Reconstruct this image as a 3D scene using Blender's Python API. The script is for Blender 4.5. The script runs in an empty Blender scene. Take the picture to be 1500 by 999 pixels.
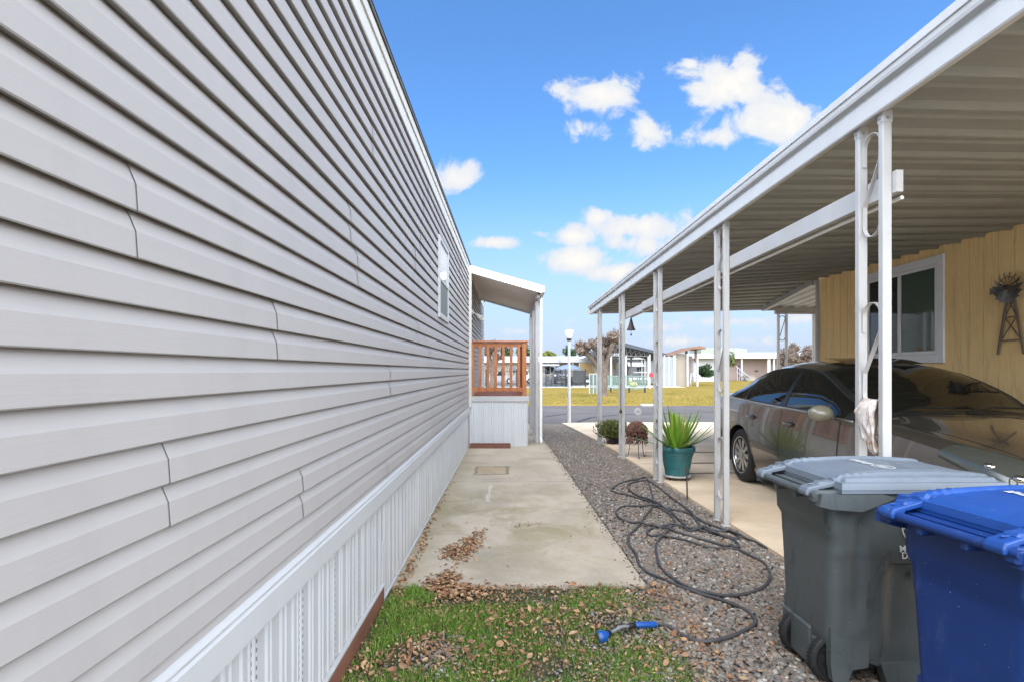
import bpy, bmesh, math, random
import numpy as np
from mathutils import Vector, Matrix, noise
random.seed(7)
RNG = np.random.default_rng(11)
SC = bpy.context.scene
COL = SC.collection
PI = math.pi
EYE = 1.52
F = 800.0

def W(px, py, Y):
    "world point seen at photo position (px, py) at distance Y"
    return Vector(((px - 748) / F * Y, Y, EYE - (py - 543) / F * Y))

def GP(px, py, z=0.0):
    "ground point"
    Y = (EYE - z) * F / (py - 543)
    return Vector(((px - 748) / F * Y, Y, z))

# ------------------------------------------------------------------ mesh builder
class MB:
    def __init__(s):
        s.v = []; s.f = []
    def add(s, vs, fs):
        b = len(s.v)
        s.v += [tuple(v) for v in vs]
        s.f += [tuple(i + b for i in f) for f in fs]
        return s
    def box(s, x0, x1, y0, y1, z0, z1):
        return s.add([(x0,y0,z0),(x1,y0,z0),(x1,y1,z0),(x0,y1,z0),(x0,y0,z1),(x1,y0,z1),(x1,y1,z1),(x0,y1,z1)],
                     [(0,3,2,1),(4,5,6,7),(0,1,5,4),(1,2,6,5),(2,3,7,6),(3,0,4,7)])
    def bbox(s, x0, x1, y0, y1, z0, z1, b=0.004):
        "box with chamfered edges"
        b = min(b, abs(x1-x0)*.4, abs(y1-y0)*.4, abs(z1-z0)*.4)
        bm = bmesh.new()
        bmesh.ops.create_cube(bm, size=1)
        for v in bm.verts:
            v.co = Vector(((x0+x1)/2 + v.co.x*(x1-x0), (y0+y1)/2 + v.co.y*(y1-y0), (z0+z1)/2 + v.co.z*(z1-z0)))
        bmesh.ops.bevel(bm, geom=bm.edges[:], offset=b, segments=1, affect='EDGES')
        bm.verts.index_update()
        s.add([v.co[:] for v in bm.verts], [[v.index for v in f.verts] for f in bm.faces])
        bm.free(); return s
    def beam(s, p, q, w, h, up=(0,0,1)):
        "rectangular bar from p to q: w across, h along up"
        p = Vector(p); q = Vector(q); d = (q-p).normalized()
        up = Vector(up)
        if abs(d.dot(up)) > .98: up = Vector((0,1,0))
        sx = d.cross(up).normalized(); uz = sx.cross(d).normalized()
        vs = []
        for c in (p, q):
            for a, b in ((-1,-1),(1,-1),(1,1),(-1,1)):
                vs.append(c + sx*a*w/2 + uz*b*h/2)
        return s.add(vs, [(0,1,2,3),(7,6,5,4),(0,4,5,1),(1,5,6,2),(2,6,7,3),(3,7,4,0)])
    def tube(s, pts, r, n=8, cap=True):
        pts = [Vector(p) for p in pts]
        rs = r if isinstance(r, (list, tuple)) else [r]*len(pts)
        m = len(pts)
        d0 = (pts[1]-pts[0]).normalized()
        a = Vector((0,0,1)) if abs(d0.z) < .9 else Vector((1,0,0))
        u = d0.cross(a).normalized()
        vs = []; fs = []
        for i in range(m):
            d = (pts[min(i+1,m-1)]-pts[max(i-1,0)])
            d = d.normalized() if d.length > 1e-9 else d0
            u = (u - d*u.dot(d))
            u = u.normalized() if u.length > 1e-6 else d.orthogonal().normalized()
            w = d.cross(u)
            for k in range(n):
                t = 2*PI*k/n
                vs.append(pts[i] + (u*math.cos(t)+w*math.sin(t))*rs[i])
        for i in range(m-1):
            for k in range(n):
                k2 = (k+1) % n
                fs.append((i*n+k, i*n+k2, (i+1)*n+k2, (i+1)*n+k))
        if cap:
            fs.append(tuple(range(n-1,-1,-1))); fs.append(tuple(range((m-1)*n, m*n)))
        return s.add(vs, fs)
    def lathe(s, prof, c=(0,0,0), n=24, axis='z', cap=True):
        c = Vector(c); vs = []; fs = []
        m = len(prof)
        for (r, h) in prof:
            for k in range(n):
                t = 2*PI*k/n
                a, b = max(r,1e-4)*math.cos(t), max(r,1e-4)*math.sin(t)
                if axis == 'z': v = Vector((a, b, h))
                elif axis == 'x': v = Vector((h, a, b))
                else: v = Vector((b, h, a))
                vs.append(c+v)
        for i in range(m-1):
            for k in range(n):
                k2 = (k+1) % n
                fs.append((i*n+k, i*n+k2, (i+1)*n+k2, (i+1)*n+k))
        if cap: fs.append(tuple(range(n-1,-1,-1))); fs.append(tuple(range((m-1)*n, m*n)))
        return s.add(vs, fs)
    def grid(s, fn, us, vs_):
        b = len(s.v); nu = len(us); nv = len(vs_)
        for u in us:
            for v in vs_:
                s.v.append(tuple(fn(u, v)))
        for i in range(nu-1):
            for j in range(nv-1):
                s.f.append((b+i*nv+j, b+(i+1)*nv+j, b+(i+1)*nv+j+1, b+i*nv+j+1))
        return s
    def strip(s, prof, fn, ts):
        "sweep of profile points through fn(point, t)"
        return s.grid(lambda t, p: fn(p, t), ts, prof)
    def prism(s, poly, fn0, fn1):
        "solid between two images of a polygon"
        n = len(poly)
        vs = [fn0(p) for p in poly] + [fn1(p) for p in poly]
        fs = [tuple(range(n-1,-1,-1)), tuple(range(n, 2*n))] + [(i, (i+1)%n, n+(i+1)%n, n+i) for i in range(n)]
        return s.add(vs, fs)
    def ico(s, c, r, sub=2, amp=0.0, fr=2.0, sq=(1,1,1), seed=0):
        bm = bmesh.new(); bmesh.ops.create_icosphere(bm, subdivisions=sub, radius=1)
        vs = []
        for v in bm.verts:
            p = v.co.copy()
            k = 1 + amp*noise.noise(p*fr + Vector((seed*3.1, seed*1.7, seed)))
            vs.append(Vector(c) + Vector((p.x*sq[0], p.y*sq[1], p.z*sq[2]))*r*k)
        bm.verts.index_update()
        s.add(vs, [[v.index for v in f.verts] for f in bm.faces]); bm.free()
        return s
    def xf(s, M):
        s.v = [tuple(M @ Vector(v)) for v in s.v]; return s

ORG = {}
def build(name, mb, mat, parent=None, smooth=None, uv=None):
    me = bpy.data.meshes.new(name)
    off = ORG.get(parent.name, Vector((0,0,0))) if parent else Vector((0,0,0))
    vs = np.array(mb.v, dtype=np.float32).reshape(-1,3) - np.array(off, dtype=np.float32)
    me.from_pydata(vs.tolist(), [], mb.f)
    me.validate(); me.update()
    if mat: me.materials.append(mat)
    o = bpy.data.objects.new(name, me); COL.objects.link(o)
    if parent: o.parent = parent
    ORG[o.name] = off
    if smooth is not None:
        bm = bmesh.new(); bm.from_mesh(me)
        bmesh.ops.recalc_face_normals(bm, faces=bm.faces[:])
        for f in bm.faces: f.smooth = True
        for e in bm.edges:
            if len(e.link_faces) == 2 and e.calc_face_angle(0) > math.radians(smooth): e.smooth = False
        bm.to_mesh(me); bm.free()
    else:
        bm = bmesh.new(); bm.from_mesh(me)
        bmesh.ops.recalc_face_normals(bm, faces=bm.faces[:])
        bm.to_mesh(me); bm.free()
    return o
def npmesh(name, V, Fc, mat, parent=None, smooth=True):
    "V (n,3), Fc (m,k) arrays"
    me = bpy.data.meshes.new(name)
    m, k = Fc.shape
    me.vertices.add(len(V)); me.vertices.foreach_set('co', V.astype(np.float32).ravel())
    me.loops.add(m*k); me.loops.foreach_set('vertex_index', Fc.astype(np.int32).ravel())
    me.polygons.add(m)
    me.polygons.foreach_set('loop_start', np.arange(0, m*k, k, dtype=np.int32))
    me.polygons.foreach_set('loop_total', np.full(m, k, dtype=np.int32))
    me.polygons.foreach_set('use_smooth', np.full(m, smooth, dtype=bool))
    me.update(calc_edges=True); me.validate()
    me.materials.append(mat)
    o = bpy.data.objects.new(name, me); COL.objects.link(o)
    if parent: o.parent = parent
    ORG[o.name] = Vector((0,0,0))
    return o
def tag(o, label, cat, group=None, kind=None):
    o['label'] = label; o['category'] = cat
    if group: o['group'] = group
    if kind: o['kind'] = kind
    return o
def thing(name, label, cat, loc=(0,0,0), rz=0.0, group=None, local=False, scale=1.0):
    o = bpy.data.objects.new(name, None); COL.objects.link(o)
    o.empty_display_size = .1
    o.location = loc; o.rotation_euler = (0,0,rz); o.scale = (scale,)*3
    tag(o, label, cat, group)
    ORG[o.name] = Vector((0,0,0)) if local else Vector(loc)
    return o
def struct(name, mb, mat, smooth=None):
    o = build(name, mb, mat, None, smooth); o['kind'] = 'structure'; return o
def one(name, mb, mat, label, cat, loc, smooth=None, group=None):
    "a thing that is a single mesh, origin at loc"
    o = build(name, mb, mat, None, smooth)
    loc = Vector(loc)
    for v in o.data.vertices: v.co -= loc
    o.location = loc
    return tag(o, label, cat, group)
def copy_tree(o, parent=None):
    c = o.copy(); COL.objects.link(c)
    if parent: c.parent = parent
    for ch in list(o.children): copy_tree(ch, c)
    return c

# ------------------------------------------------------------------ materials
class NT:
    def __init__(s, name):
        s.m = bpy.data.materials.new(name); s.m.use_nodes = True
        s.t = s.m.node_tree; s.n = s.t.nodes; s.l = s.t.links
        s.b = s.n['Principled BSDF']
        s.tc = s.n.new('ShaderNodeTexCoord')
    def node(s, ty, **kw):
        x = s.n.new(ty)
        for k, v in kw.items(): setattr(x, k, v)
        return x
    def link(s, a, b): s.l.new(a, b)
    def set(s, **kw):
        for k, v in kw.items():
            k = k.replace('_', ' ')
            s.b.inputs[k].default_value = v
    def noise(s, scale, detail=4, rough=.55, vec=None, dist=0, stretch=None):
        x = s.node('ShaderNodeTexNoise'); x.inputs['Scale'].default_value = scale
        x.inputs['Detail'].default_value = detail; x.inputs['Roughness'].default_value = rough
        x.inputs['Distortion'].default_value = dist
        v = vec or s.tc.outputs['Object']
        if stretch:
            mp = s.node('ShaderNodeMapping'); mp.inputs['Scale'].default_value = stretch
            s.link(v, mp.inputs[0]); v = mp.outputs[0]
        s.link(v, x.inputs['Vector']); return x.outputs['Fac']
    def ramp(s, fac, stops, interp='LINEAR'):
        r = s.node('ShaderNodeValToRGB'); r.color_ramp.interpolation = interp
        e = r.color_ramp.elements
        while len(e) < len(stops): e.new(.5)
        for i, (p, c) in enumerate(stops):
            e[i].position = p
            e[i].color = (c, c, c, 1) if isinstance(c, (int, float)) else (*c, 1)
        s.link(fac, r.inputs[0]); return r.outputs[0]
    def mix(s, fac, a, b, mode='MIX'):
        x = s.node('ShaderNodeMix', data_type='RGBA', blend_type=mode)
        for sock, val in ((x.inputs[0], fac), (x.inputs[6], a), (x.inputs[7], b)):
            if isinstance(val, bpy.types.NodeSocket): s.link(val, sock)
            elif isinstance(val, (int, float)): sock.default_value = val if sock is x.inputs[0] else (val, val, val, 1)
            else: sock.default_value = (*val, 1)
        return x.outputs[2]
    def math(s, op, a, b=None, c=None, clamp=False):
        x = s.node('ShaderNodeMath', operation=op); x.use_clamp = clamp
        for i, val in enumerate((a, b, c)):
            if val is None: continue
            if isinstance(val, bpy.types.NodeSocket): s.link(val, x.inputs[i])
            else: x.inputs[i].default_value = val
        return x.outputs[0]
    def xyz(s, out='Object'):
        x = s.node('ShaderNodeSeparateXYZ'); s.link(s.tc.outputs[out], x.inputs[0]); return x.outputs
    def wpos(s):
        g = s.node('ShaderNodeNewGeometry'); x = s.node('ShaderNodeSeparateXYZ'); s.link(g.outputs['Position'], x.inputs[0]); return x.outputs
    def wvec(s):
        g = s.node('ShaderNodeNewGeometry'); return g.outputs['Position']
    def island(s):
        g = s.node('ShaderNodeNewGeometry'); return g.outputs['Random Per Island']
    def color(s, c):
        if isinstance(c, bpy.types.NodeSocket): s.link(c, s.b.inputs['Base Color'])
        else: s.b.inputs['Base Color'].default_value = (*c, 1)
    def rough(s, c):
        if isinstance(c, bpy.types.NodeSocket): s.link(c, s.b.inputs['Roughness'])
        else: s.b.inputs['Roughness'].default_value = c
    def bump(s, h, strength=.3, dist=.01):
        x = s.node('ShaderNodeBump'); x.inputs['Strength'].default_value = strength; x.inputs['Distance'].default_value = dist
        s.link(h, x.inputs['Height']); s.link(x.outputs[0], s.b.inputs['Normal'])
KEEP = {'window_white','awning_metal','bright_pan','teal_glaze_plastic','redwood_stain','redwood_rail','nozzle_blue','terrain_board','car_dark_trim','bright_chrome','satin_rim_metal','black_rubber','rusty_iron','dark_metal','aluminium_pan_underside','galvanised_tin'}
def M(name, rgb, rough=.5, var=.12, vs=6.0, bump=0.0, bs=60.0, bd=.004, metal=0.0, spec=.5, dirt=None, stretch=None, coat=0.0):
    if name not in KEEP: rgb = tuple(c*.78 for c in rgb)
    t = NT(name)
    n1 = t.noise(vs, 5, .6, stretch=stretch)
    lo = tuple(c*(1-var) for c in rgb); hi = tuple(min(1, c*(1+var)) for c in rgb)
    c = t.ramp(n1, [(.3, lo), (.7, hi)])
    if dirt:
        n2 = t.noise(dirt[3] if len(dirt) > 3 else 2.3, 8, .7, dist=.4)
        c = t.mix(t.ramp(n2, [(.5, 0.0), (.72, dirt[1])]), c, dirt[0])
    t.color(c); t.set(Metallic=metal, Coat_Weight=coat)
    t.b.inputs['Specular IOR Level'].default_value = spec
    t.rough(t.ramp(n1, [(.2, max(0, rough-.07)), (.8, min(1, rough+.07))]))
    if bump: t.bump(t.noise(bs, 4, .6, stretch=stretch), bump, bd)
    return t.m
SKY_TINT=(1.34,2.12,2.85,1); HAZE=(6.2,6.9,8.9,1); SKY_STR=.10; BACK_STR=7.3; SUN_E=1.5
# ------------------------------------------------------------------ material list
m_white   = M('white_paint', (.515,.508,.50), .42, .07, 3, .12, 90, .002, dirt=((.33,.29,.22), .45, 0, 5))
m_whitemt = M('white_metal', (.57,.57,.565), .38, .05, 2.5, .05, 40, .002, dirt=((.45,.42,.37), .35, 0, 3))
m_winwh   = M('window_white', (.80,.80,.79), .4, .04, 3)
m_fascia  = M('fascia_metal', (.62,.62,.61), .4, .06, 1.2, .04, 30, .002, dirt=((.36,.34,.30), .4, 0, 2.2), stretch=(1,.25,1))
m_awning  = M('awning_metal', (.82,.80,.755), .45, .05, 2, .03, 30)
m_wood    = M('redwood_stain', (.36,.125,.042), .6, .28, 5, .25, 40, .004, stretch=(6,6,.8), dirt=((.2,.07,.03), .5, 0, 7))
m_woodh   = M('redwood_rail', (.36,.125,.042), .6, .28, 5, .25, 40, .004, stretch=(.8,.8,8), dirt=((.2,.07,.03), .5, 0, 7))
m_board   = M('terrain_board', (.16,.06,.035), .7, .25, 6, .3, 40, .004, stretch=(6,.6,6))
m_trim    = M('cream_trim', (.66,.64,.58), .5, .05, 4, .05)
m_dark    = M('dark_metal', (.03,.03,.03), .6, .2, 5)  # near-black metal of the lamp collar and bench legs
m_black   = M('black_rubber', (.012,.012,.012), .72, .3, 20, .3, 200, .002)
m_blackpl = M('black_plastic', (.015,.015,.016), .4, .2, 8)
m_iron    = M('rusty_iron', (.045,.032,.026), .7, .35, 30, .3, 200, .002)
m_chrome  = M('satin_rim_metal', (.50,.50,.49), .28, .1, 9, metal=.9)
m_roof    = M('roof_shingle', (.10,.095,.085), .85, .25, 8, .4, 60)
m_pot     = M('teal_glaze_plastic', (.022,.125,.135), .42, .15, 8, .1, 30, .002, dirt=((.09,.17,.17), .5, 0, 6))
m_soil    = M('potting_soil', (.045,.03,.02), .95, .3, 30, .6, 80, .01)
m_bark    = M('tree_bark', (.18,.14,.11), .9, .45, 7, 1.0, 14, .08, dirt=((.10,.075,.06), .8, 0, 5))
m_knob    = M('pollard_knob', (.27,.20,.16), .9, .55, 11, 1.0, 16, .14, dirt=((.04,.03,.027), .95, 0, 8))
m_green1  = None

def leafmat(name, cols, rough=.55, trans=.15):
    t = NT(name)
    r = t.island()
    st = [(i/(len(cols)-1), c) for i, c in enumerate(cols)]
    c = t.ramp(r, st)
    t.color(c); t.rough(rough)
    t.b.inputs['Specular IOR Level'].default_value = .3
    t.b.inputs['Subsurface Weight'].default_value = 0
    return t.m
m_grass  = leafmat('turf_blades', [(.045,.115,.010),(.09,.21,.018),(.13,.27,.03),(.12,.22,.03),(.27,.27,.07),(.06,.15,.014)])
m_litter = leafmat('dead_leaves', [(.13,.06,.032),(.28,.14,.07),(.36,.22,.115),(.20,.095,.048),(.42,.29,.165),(.16,.08,.045),(.32,.165,.08),(.38,.26,.14)], .7)
m_pebble = leafmat('river_pebbles', [(.10,.085,.07),(.20,.175,.145),(.14,.115,.095),(.26,.20,.145),(.095,.086,.08),(.30,.27,.235),(.155,.13,.105),(.24,.15,.10),(.175,.16,.145),(.12,.11,.10),(.43,.40,.35)], .65)
m_ever   = leafmat('evergreen_leaves', [(.015,.035,.012),(.03,.07,.02),(.05,.10,.03)])
m_yelgr  = leafmat('yellow_green_leaves', [(.12,.14,.02),(.20,.21,.04),(.10,.13,.03)])
m_succ   = leafmat('succulent_leaves', [(.07,.09,.02),(.13,.15,.04),(.05,.07,.02),(.17,.17,.05)], .5)
m_brwnlf = leafmat('dry_plant_stems', [(.10,.045,.035),(.17,.085,.065),(.22,.12,.09),(.08,.035,.03)], .8)

# aloe leaves: darker at base with brown tips
t = NT('agave_leaves'); x = t.island()
c = t.ramp(x, [(0,(.08,.19,.018)),(.3,(.14,.30,.028)),(.6,(.24,.40,.04)),(.8,(.34,.38,.06)),(1,(.11,.25,.028))])
n = t.noise(14, 3)
c = t.mix(t.ramp(n, [(.55,0.0),(.75,.5)]), c, (.30,.24,.06))
t.color(c); t.rough(.42); m_agave = t.m

# vinyl siding: fine horizontal wood grain
def vinyl(name, rgb, st):
    t = NT(name)
    g = t.noise(7, 6, .6, vec=t.wvec(), stretch=st, dist=.6)
    big = t.noise(.8, 3, vec=t.wvec())
    c = t.mix(t.ramp(big, [(.3,0.0),(.7,1.0)]), tuple(k*.95 for k in rgb), rgb)
    c = t.mix(t.ramp(g, [(.35,.10),(.6,0.0)]), c, tuple(k*.8 for k in rgb))
    sk = t.noise(1.4, 6, .7, vec=t.wvec(), stretch=(4,2.5,.35)); c = t.mix(t.ramp(sk, [(.5,0.0),(.72,.16)]), c, tuple(k*.62 for k in rgb))
    t.color(c); t.rough(.5); t.b.inputs['Specular IOR Level'].default_value = .3
    t.bump(g, .35, .0012)
    return t.m
m_siding = vinyl('taupe_vinyl', (.335,.315,.302), (3, 1.2, 34))
m_cap    = vinyl('white_vinyl_cap', (.42,.42,.415), (3, 1.0, 34))

# skirting: white vinyl with perforated double lines every 0.406 m
t = NT('white_vinyl_skirting'); w = t.wpos()
yy = t.math('MODULO', t.math('ADD', w[1], 40.0 - 1.80 + 40*.406 - 40.0 + .015), .406)
l1 = t.math('COMPARE', yy, .006, .0058); l2 = t.math('COMPARE', yy, .039, .0058)
ln = t.math('MAXIMUM', l1, l2)
ds = t.math('MODULO', t.math('ADD', w[2], 2.0), .030); ds = t.math('LESS_THAN', ds, .015)
hole = t.math('MULTIPLY', ln, ds)
n = t.noise(3, 5, vec=t.wvec())
c = t.ramp(n, [(.3,(.385,.385,.385)),(.7,(.44,.44,.44))])
lowd = t.math('MULTIPLY', t.math('SUBTRACT', 1.0, t.math('DIVIDE', w[2], .35), clamp=True), t.noise(9, 6, vec=t.wvec()))
c = t.mix(t.math('MULTIPLY', lowd, .6), c, (.40,.36,.30))
c = t.mix(hole, c, (.12,.12,.12)); t.color(c); t.rough(.45); m_skirt = t.m
m_skirtx = M('white_panel', (.64,.65,.665), .45, .05, 2, .03, 30, dirt=((.5,.47,.42), .3, 0, 3))

# concrete walk
def concrete(name, base, algae, extra=None, seams=None):
    t = NT(name); wv = t.wvec(); w = t.wpos()
    n1 = t.noise(1.3, 8, .62, vec=wv, dist=.5); n2 = t.noise(30, 6, .7, vec=wv); n3 = t.noise(.55, 5, .6, vec=wv); n4 = t.noise(140, 3, .6, vec=wv)
    c = t.ramp(n1, [(.28, tuple(k*.74 for k in base)), (.5, base), (.72, tuple(min(1,k*1.16) for k in base))])
    c = t.mix(t.ramp(n2, [(.3,.28),(.55,0.0)]), c, tuple(k*.62 for k in base))
    c = t.mix(t.ramp(n3, [(.48,0.0),(.68,algae[1])]), c, algae[0])
    sp = t.noise(46, 2, .5, vec=wv)
    c = t.mix(t.ramp(sp, [(.70,0.0),(.76,.55)]), c, (.10,.085,.06))
    hh = t.math('ADD', t.math('MULTIPLY', n2, .5), t.math('MULTIPLY', n4, .5))
    if extra: c = extra(t, c, w, wv)
    t.color(c); t.rough(.85); t.b.inputs['Specular IOR Level'].default_value = .12
    t.bump(hh, .35, .004)
    return t.m
def walk_extra(t, c, w, wv):
    nz = t.noise(7, 6, .7, vec=wv, dist=.6)
    def boxmask(x0, x1, y0, y1, soft):
        ax = t.math('SUBTRACT', t.math('ABSOLUTE', t.math('SUBTRACT', w[0], (x0+x1)/2)), (x1-x0)/2)
        ay = t.math('SUBTRACT', t.math('ABSOLUTE', t.math('SUBTRACT', w[1], (y0+y1)/2)), (y1-y0)/2)
        d = t.math('MAXIMUM', ax, ay)
        d = t.math('ADD', d, t.math('MULTIPLY', t.math('SUBTRACT', nz, .5), .16))
        return d
    # rust outline left where a mat stood
    d = boxmask(-.52, -.05, 8.00, 8.64, .03)
    ring = t.math('SUBTRACT', 1.0, t.math('DIVIDE', t.math('ABSOLUTE', d), .035), clamp=True)
    ins = t.math('LESS_THAN', d, 0.0)
    c = t.mix(t.math('MULTIPLY', ins, .45), c, (.34,.235,.12))
    c = t.mix(t.math('MULTIPLY', ring, t.math('MULTIPLY', nz, 1.5), clamp=True), c, (.085,.06,.03))
    # green tinge in the near left and along the wall
    dl = t.math('SUBTRACT', 1.0, t.math('DIVIDE', t.math('ADD', w[0], .845), .28), clamp=True)
    c = t.mix(t.math('MULTIPLY', t.math('MULTIPLY', dl, nz), .9, clamp=True), c, (.15,.125,.05))
    g1 = t.ramp(t.noise(1.6, 6, .65, vec=wv, dist=.8), [(.47,0.0),(.62,.75)])
    fy = t.math('SUBTRACT', 1.0, t.math('DIVIDE', t.math('ABSOLUTE', t.math('SUBTRACT', w[1], 5.6)), 2.0), clamp=True)
    c = t.mix(t.math('MULTIPLY', g1, fy), c, (.225,.195,.095))
    # pale drip
    d2 = boxmask(-.275, -.26, 6.35, 7.2, .01)
    c = t.mix(t.math('MULTIPLY', t.math('SUBTRACT', 1.0, t.math('DIVIDE', t.math('ABSOLUTE', d2), .02), clamp=True), .4), c, (.75,.73,.68))
    return c
m_walk  = concrete('walk_concrete', (.415,.352,.272), ((.30,.245,.15), .5), walk_extra)
m_drive = concrete('driveway_concrete', (.62,.50,.365), ((.47,.32,.19), .45))
m_kerb  = concrete('kerb_concrete', (.40,.36,.30), ((.4,.35,.25), .3))
m_deck  = concrete('pool_deck_concrete', (.42,.40,.37), ((.45,.42,.36), .3))

# asphalt with tar lines
t = NT('street_asphalt'); wv = t.wvec(); w = t.wpos()
n1 = t.noise(.5, 6, .6, vec=wv); n2 = t.noise(50, 4, .7, vec=wv)
c = t.ramp(n1, [(.3,(.10,.091,.088)),(.7,(.14,.127,.122))])
c = t.mix(t.ramp(n2, [(.4,.25),(.6,0.0)]), c, (.07,.07,.07))
t.color(c); t.rough(.95); t.b.inputs['Specular IOR Level'].default_value = .08; t.bump(n2, .4, .006); m_street = t.m
m_tar = M('tar_seal', (.028,.027,.027), .6, .2, 10)

# golden winter lawn
t = NT('winter_lawn'); wv = t.wvec()
n1 = t.noise(.35, 6, .65, vec=wv, stretch=(1,.6,1), dist=.5); n2 = t.noise(14, 6, .75, vec=wv)
c = t.ramp(n1, [(.3,(.13,.12,.025)),(.46,(.225,.16,.04)),(.7,(.30,.205,.06))])
c = t.mix(t.ramp(n2, [(.35,.55),(.6,0.0)]), c, (.10,.09,.02))
t.color(c); t.rough(.95); t.b.inputs['Specular IOR Level'].default_value = .03; t.bump(n2, .6, .03); m_lawn = t.m
t = NT('ground_soil'); wv = t.wvec()
n1 = t.noise(.6, 6, .6, vec=wv)
c = t.ramp(n1, [(.3,(.15,.125,.09)),(.7,(.24,.205,.15))]); t.color(c); t.rough(.95); m_ground = t.m
t = NT('gravel_base'); wv = t.wvec()
v = t.node('ShaderNodeTexVoronoi'); v.inputs['Scale'].default_value = 42; t.link(wv, v.inputs['Vector'])
sx = t.node('ShaderNodeSeparateColor'); t.link(v.outputs['Color'], sx.inputs[0])
c = t.ramp(sx.outputs[0], [(0,(.085,.075,.065)),(.3,(.155,.135,.115)),(.55,(.11,.097,.085)),(.8,(.22,.17,.135)),(1,(.28,.25,.22))])
dk = t.ramp(v.outputs['Distance'], [(.35,0.0),(.75,.85)])
c = t.mix(dk, c, (.03,.026,.022))
t.color(c); t.rough(.85)
t.bump(t.math('SUBTRACT', 1.0, v.outputs['Distance']), .9, .012); m_gravel = t.m
t = NT('turf_soil'); wv = t.wvec()
n1 = t.noise(5, 8, .7, vec=wv); n2 = t.noise(45, 5, .7, vec=wv)
c = t.ramp(n1, [(.3,(.07,.05,.03)),(.5,(.055,.075,.02)),(.7,(.10,.075,.045))])
c = t.mix(t.ramp(n2, [(.4,.6),(.6,0.0)]), c, (.025,.022,.014)); t.color(c); t.rough(.95); t.bump(n2, .8, .01); m_turfsoil = t.m

# carport pans
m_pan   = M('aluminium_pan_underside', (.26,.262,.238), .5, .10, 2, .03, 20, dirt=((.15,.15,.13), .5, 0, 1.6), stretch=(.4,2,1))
m_pantop= M('aluminium_pan_top', (.55,.55,.54), .5, .1, 2)
# yellow plywood siding with vertical grooves handled in mesh
t = NT('ochre_plywood'); wv = t.wvec()
g = t.noise(9, 7, .65, vec=wv, stretch=(10,10,.7), dist=.7); b = t.noise(1.0, 4, vec=wv)
c = t.ramp(b, [(.3,(.92,.64,.29)),(.7,(.97,.71,.35))])
c = t.mix(t.ramp(g, [(.34,.28),(.52,0.0)]), c, (.5,.32,.12))
st_ = t.noise(2.2, 6, .7, vec=wv, stretch=(3,6,.35)); c = t.mix(t.ramp(st_, [(.52,0.0),(.68,.4)]), c, (.50,.33,.15))
t.color(c); t.rough(.65); t.bump(g, .5, .004); t.b.inputs['Specular IOR Level'].default_value = .2; m_ochre = t.m
# glass
def glass(name, rgb, r=.03, ior=1.5):
    t = NT(name); t.color(rgb); t.rough(r); t.set(IOR=ior); t.b.inputs['Specular IOR Level'].default_value = .7
    return t.m
m_glassdk = glass('dark_window_glass', (.012,.016,.014), .02, 1.6)
m_carglass= glass('tinted_car_glass', (.006,.007,.006), .015, 1.6)
m_glassgr = glass('green_window_glass', (.05,.085,.065), .03, 1.7)
t = NT('clear_screen_glass'); t.color((.16,.24,.21)); t.rough(.15); t.set(Transmission_Weight=0.0, Alpha=.38); m_clear = t.m
t = NT('headlight_lens'); t.color((.075,.08,.065)); t.rough(.05); t.set(Metallic=.2, Coat_Weight=1.0); m_lens = t.m
# car paint
t = NT('bronze_car_paint'); n = t.noise(900, 2)
c = t.ramp(n, [(.4,(.16,.14,.118)),(.6,(.21,.185,.158))]); t.color(c); t.set(Metallic=.8, Coat_Weight=1.0, Coat_Roughness=.03)
d = t.noise(3, 6, .65); t.rough(t.ramp(d, [(.3,.20),(.7,.28)])); m_paint = t.m
m_paintdk = M('car_dark_trim', (.02,.02,.02), .35, .1)
m_chromel = M('bright_chrome', (.65,.65,.64), .15, .05, metal=1.0)
m_mirror  = M('mirror_shell_paint', (.23,.21,.15), .35, .08, 6, coat=1.0)
# bins
def binmat(name, rgb, scuff):
    t = NT(name)
    n1 = t.noise(3, 7, .65, dist=.5); n2 = t.noise(8, 6, .7, stretch=(1,1,.25), dist=1.2); n3 = t.noise(220, 3)
    c = t.ramp(n1, [(.3, tuple(k*.82 for k in rgb)), (.7, tuple(k*1.12 for k in rgb))])
    c = t.mix(t.ramp(n2, [(.57,0.0),(.68,.8)]), c, scuff)
    sp = t.noise(60, 2); c = t.mix(t.ramp(sp, [(.745,0.0),(.76,.6)]), c, (.45,.45,.42))
    t.color(c); t.rough(t.ramp(n1, [(.3,.42),(.7,.58)])); t.bump(n3, .12, .001)
    return t.m
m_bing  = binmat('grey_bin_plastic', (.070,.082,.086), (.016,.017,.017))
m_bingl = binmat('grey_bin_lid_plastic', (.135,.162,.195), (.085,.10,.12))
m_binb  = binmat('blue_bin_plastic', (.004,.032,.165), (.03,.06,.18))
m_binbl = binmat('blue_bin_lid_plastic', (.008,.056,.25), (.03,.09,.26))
m_ink   = M('white_ink', (.72,.73,.72), .6, .05)
# hose
t = NT('grey_hose'); n = t.noise(400, 2); n1 = t.noise(5, 5, vec=t.wvec())
c = t.ramp(n1, [(.3,(.03,.03,.033)),(.7,(.07,.066,.068))]); t.color(c); t.rough(.7); t.bump(n, .5, .002); m_hose = t.m
m_blue  = M('nozzle_blue', (.01,.07,.28), .35, .1, 20)
m_alum  = M('brushed_aluminium', (.5,.5,.5), .35, .1, 30, metal=.8)
m_galv  = M('galvanised_tin', (.20,.20,.19), .45, .35, 14, metal=.7)
m_weath = M('weathered_wood', (.22,.17,.13), .8, .3, 10, .4, 60, stretch=(6,6,1))
t = NT('worn_towel'); n = t.noise(9, 6, .7); n2 = t.noise(260, 3)
c = t.ramp(n, [(.36,(.30,.19,.14)),(.5,(.55,.47,.42)),(.62,(.66,.62,.59))]); t.color(c); t.rough(.95); t.bump(n2, .8, .006); m_towel = t.m
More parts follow.
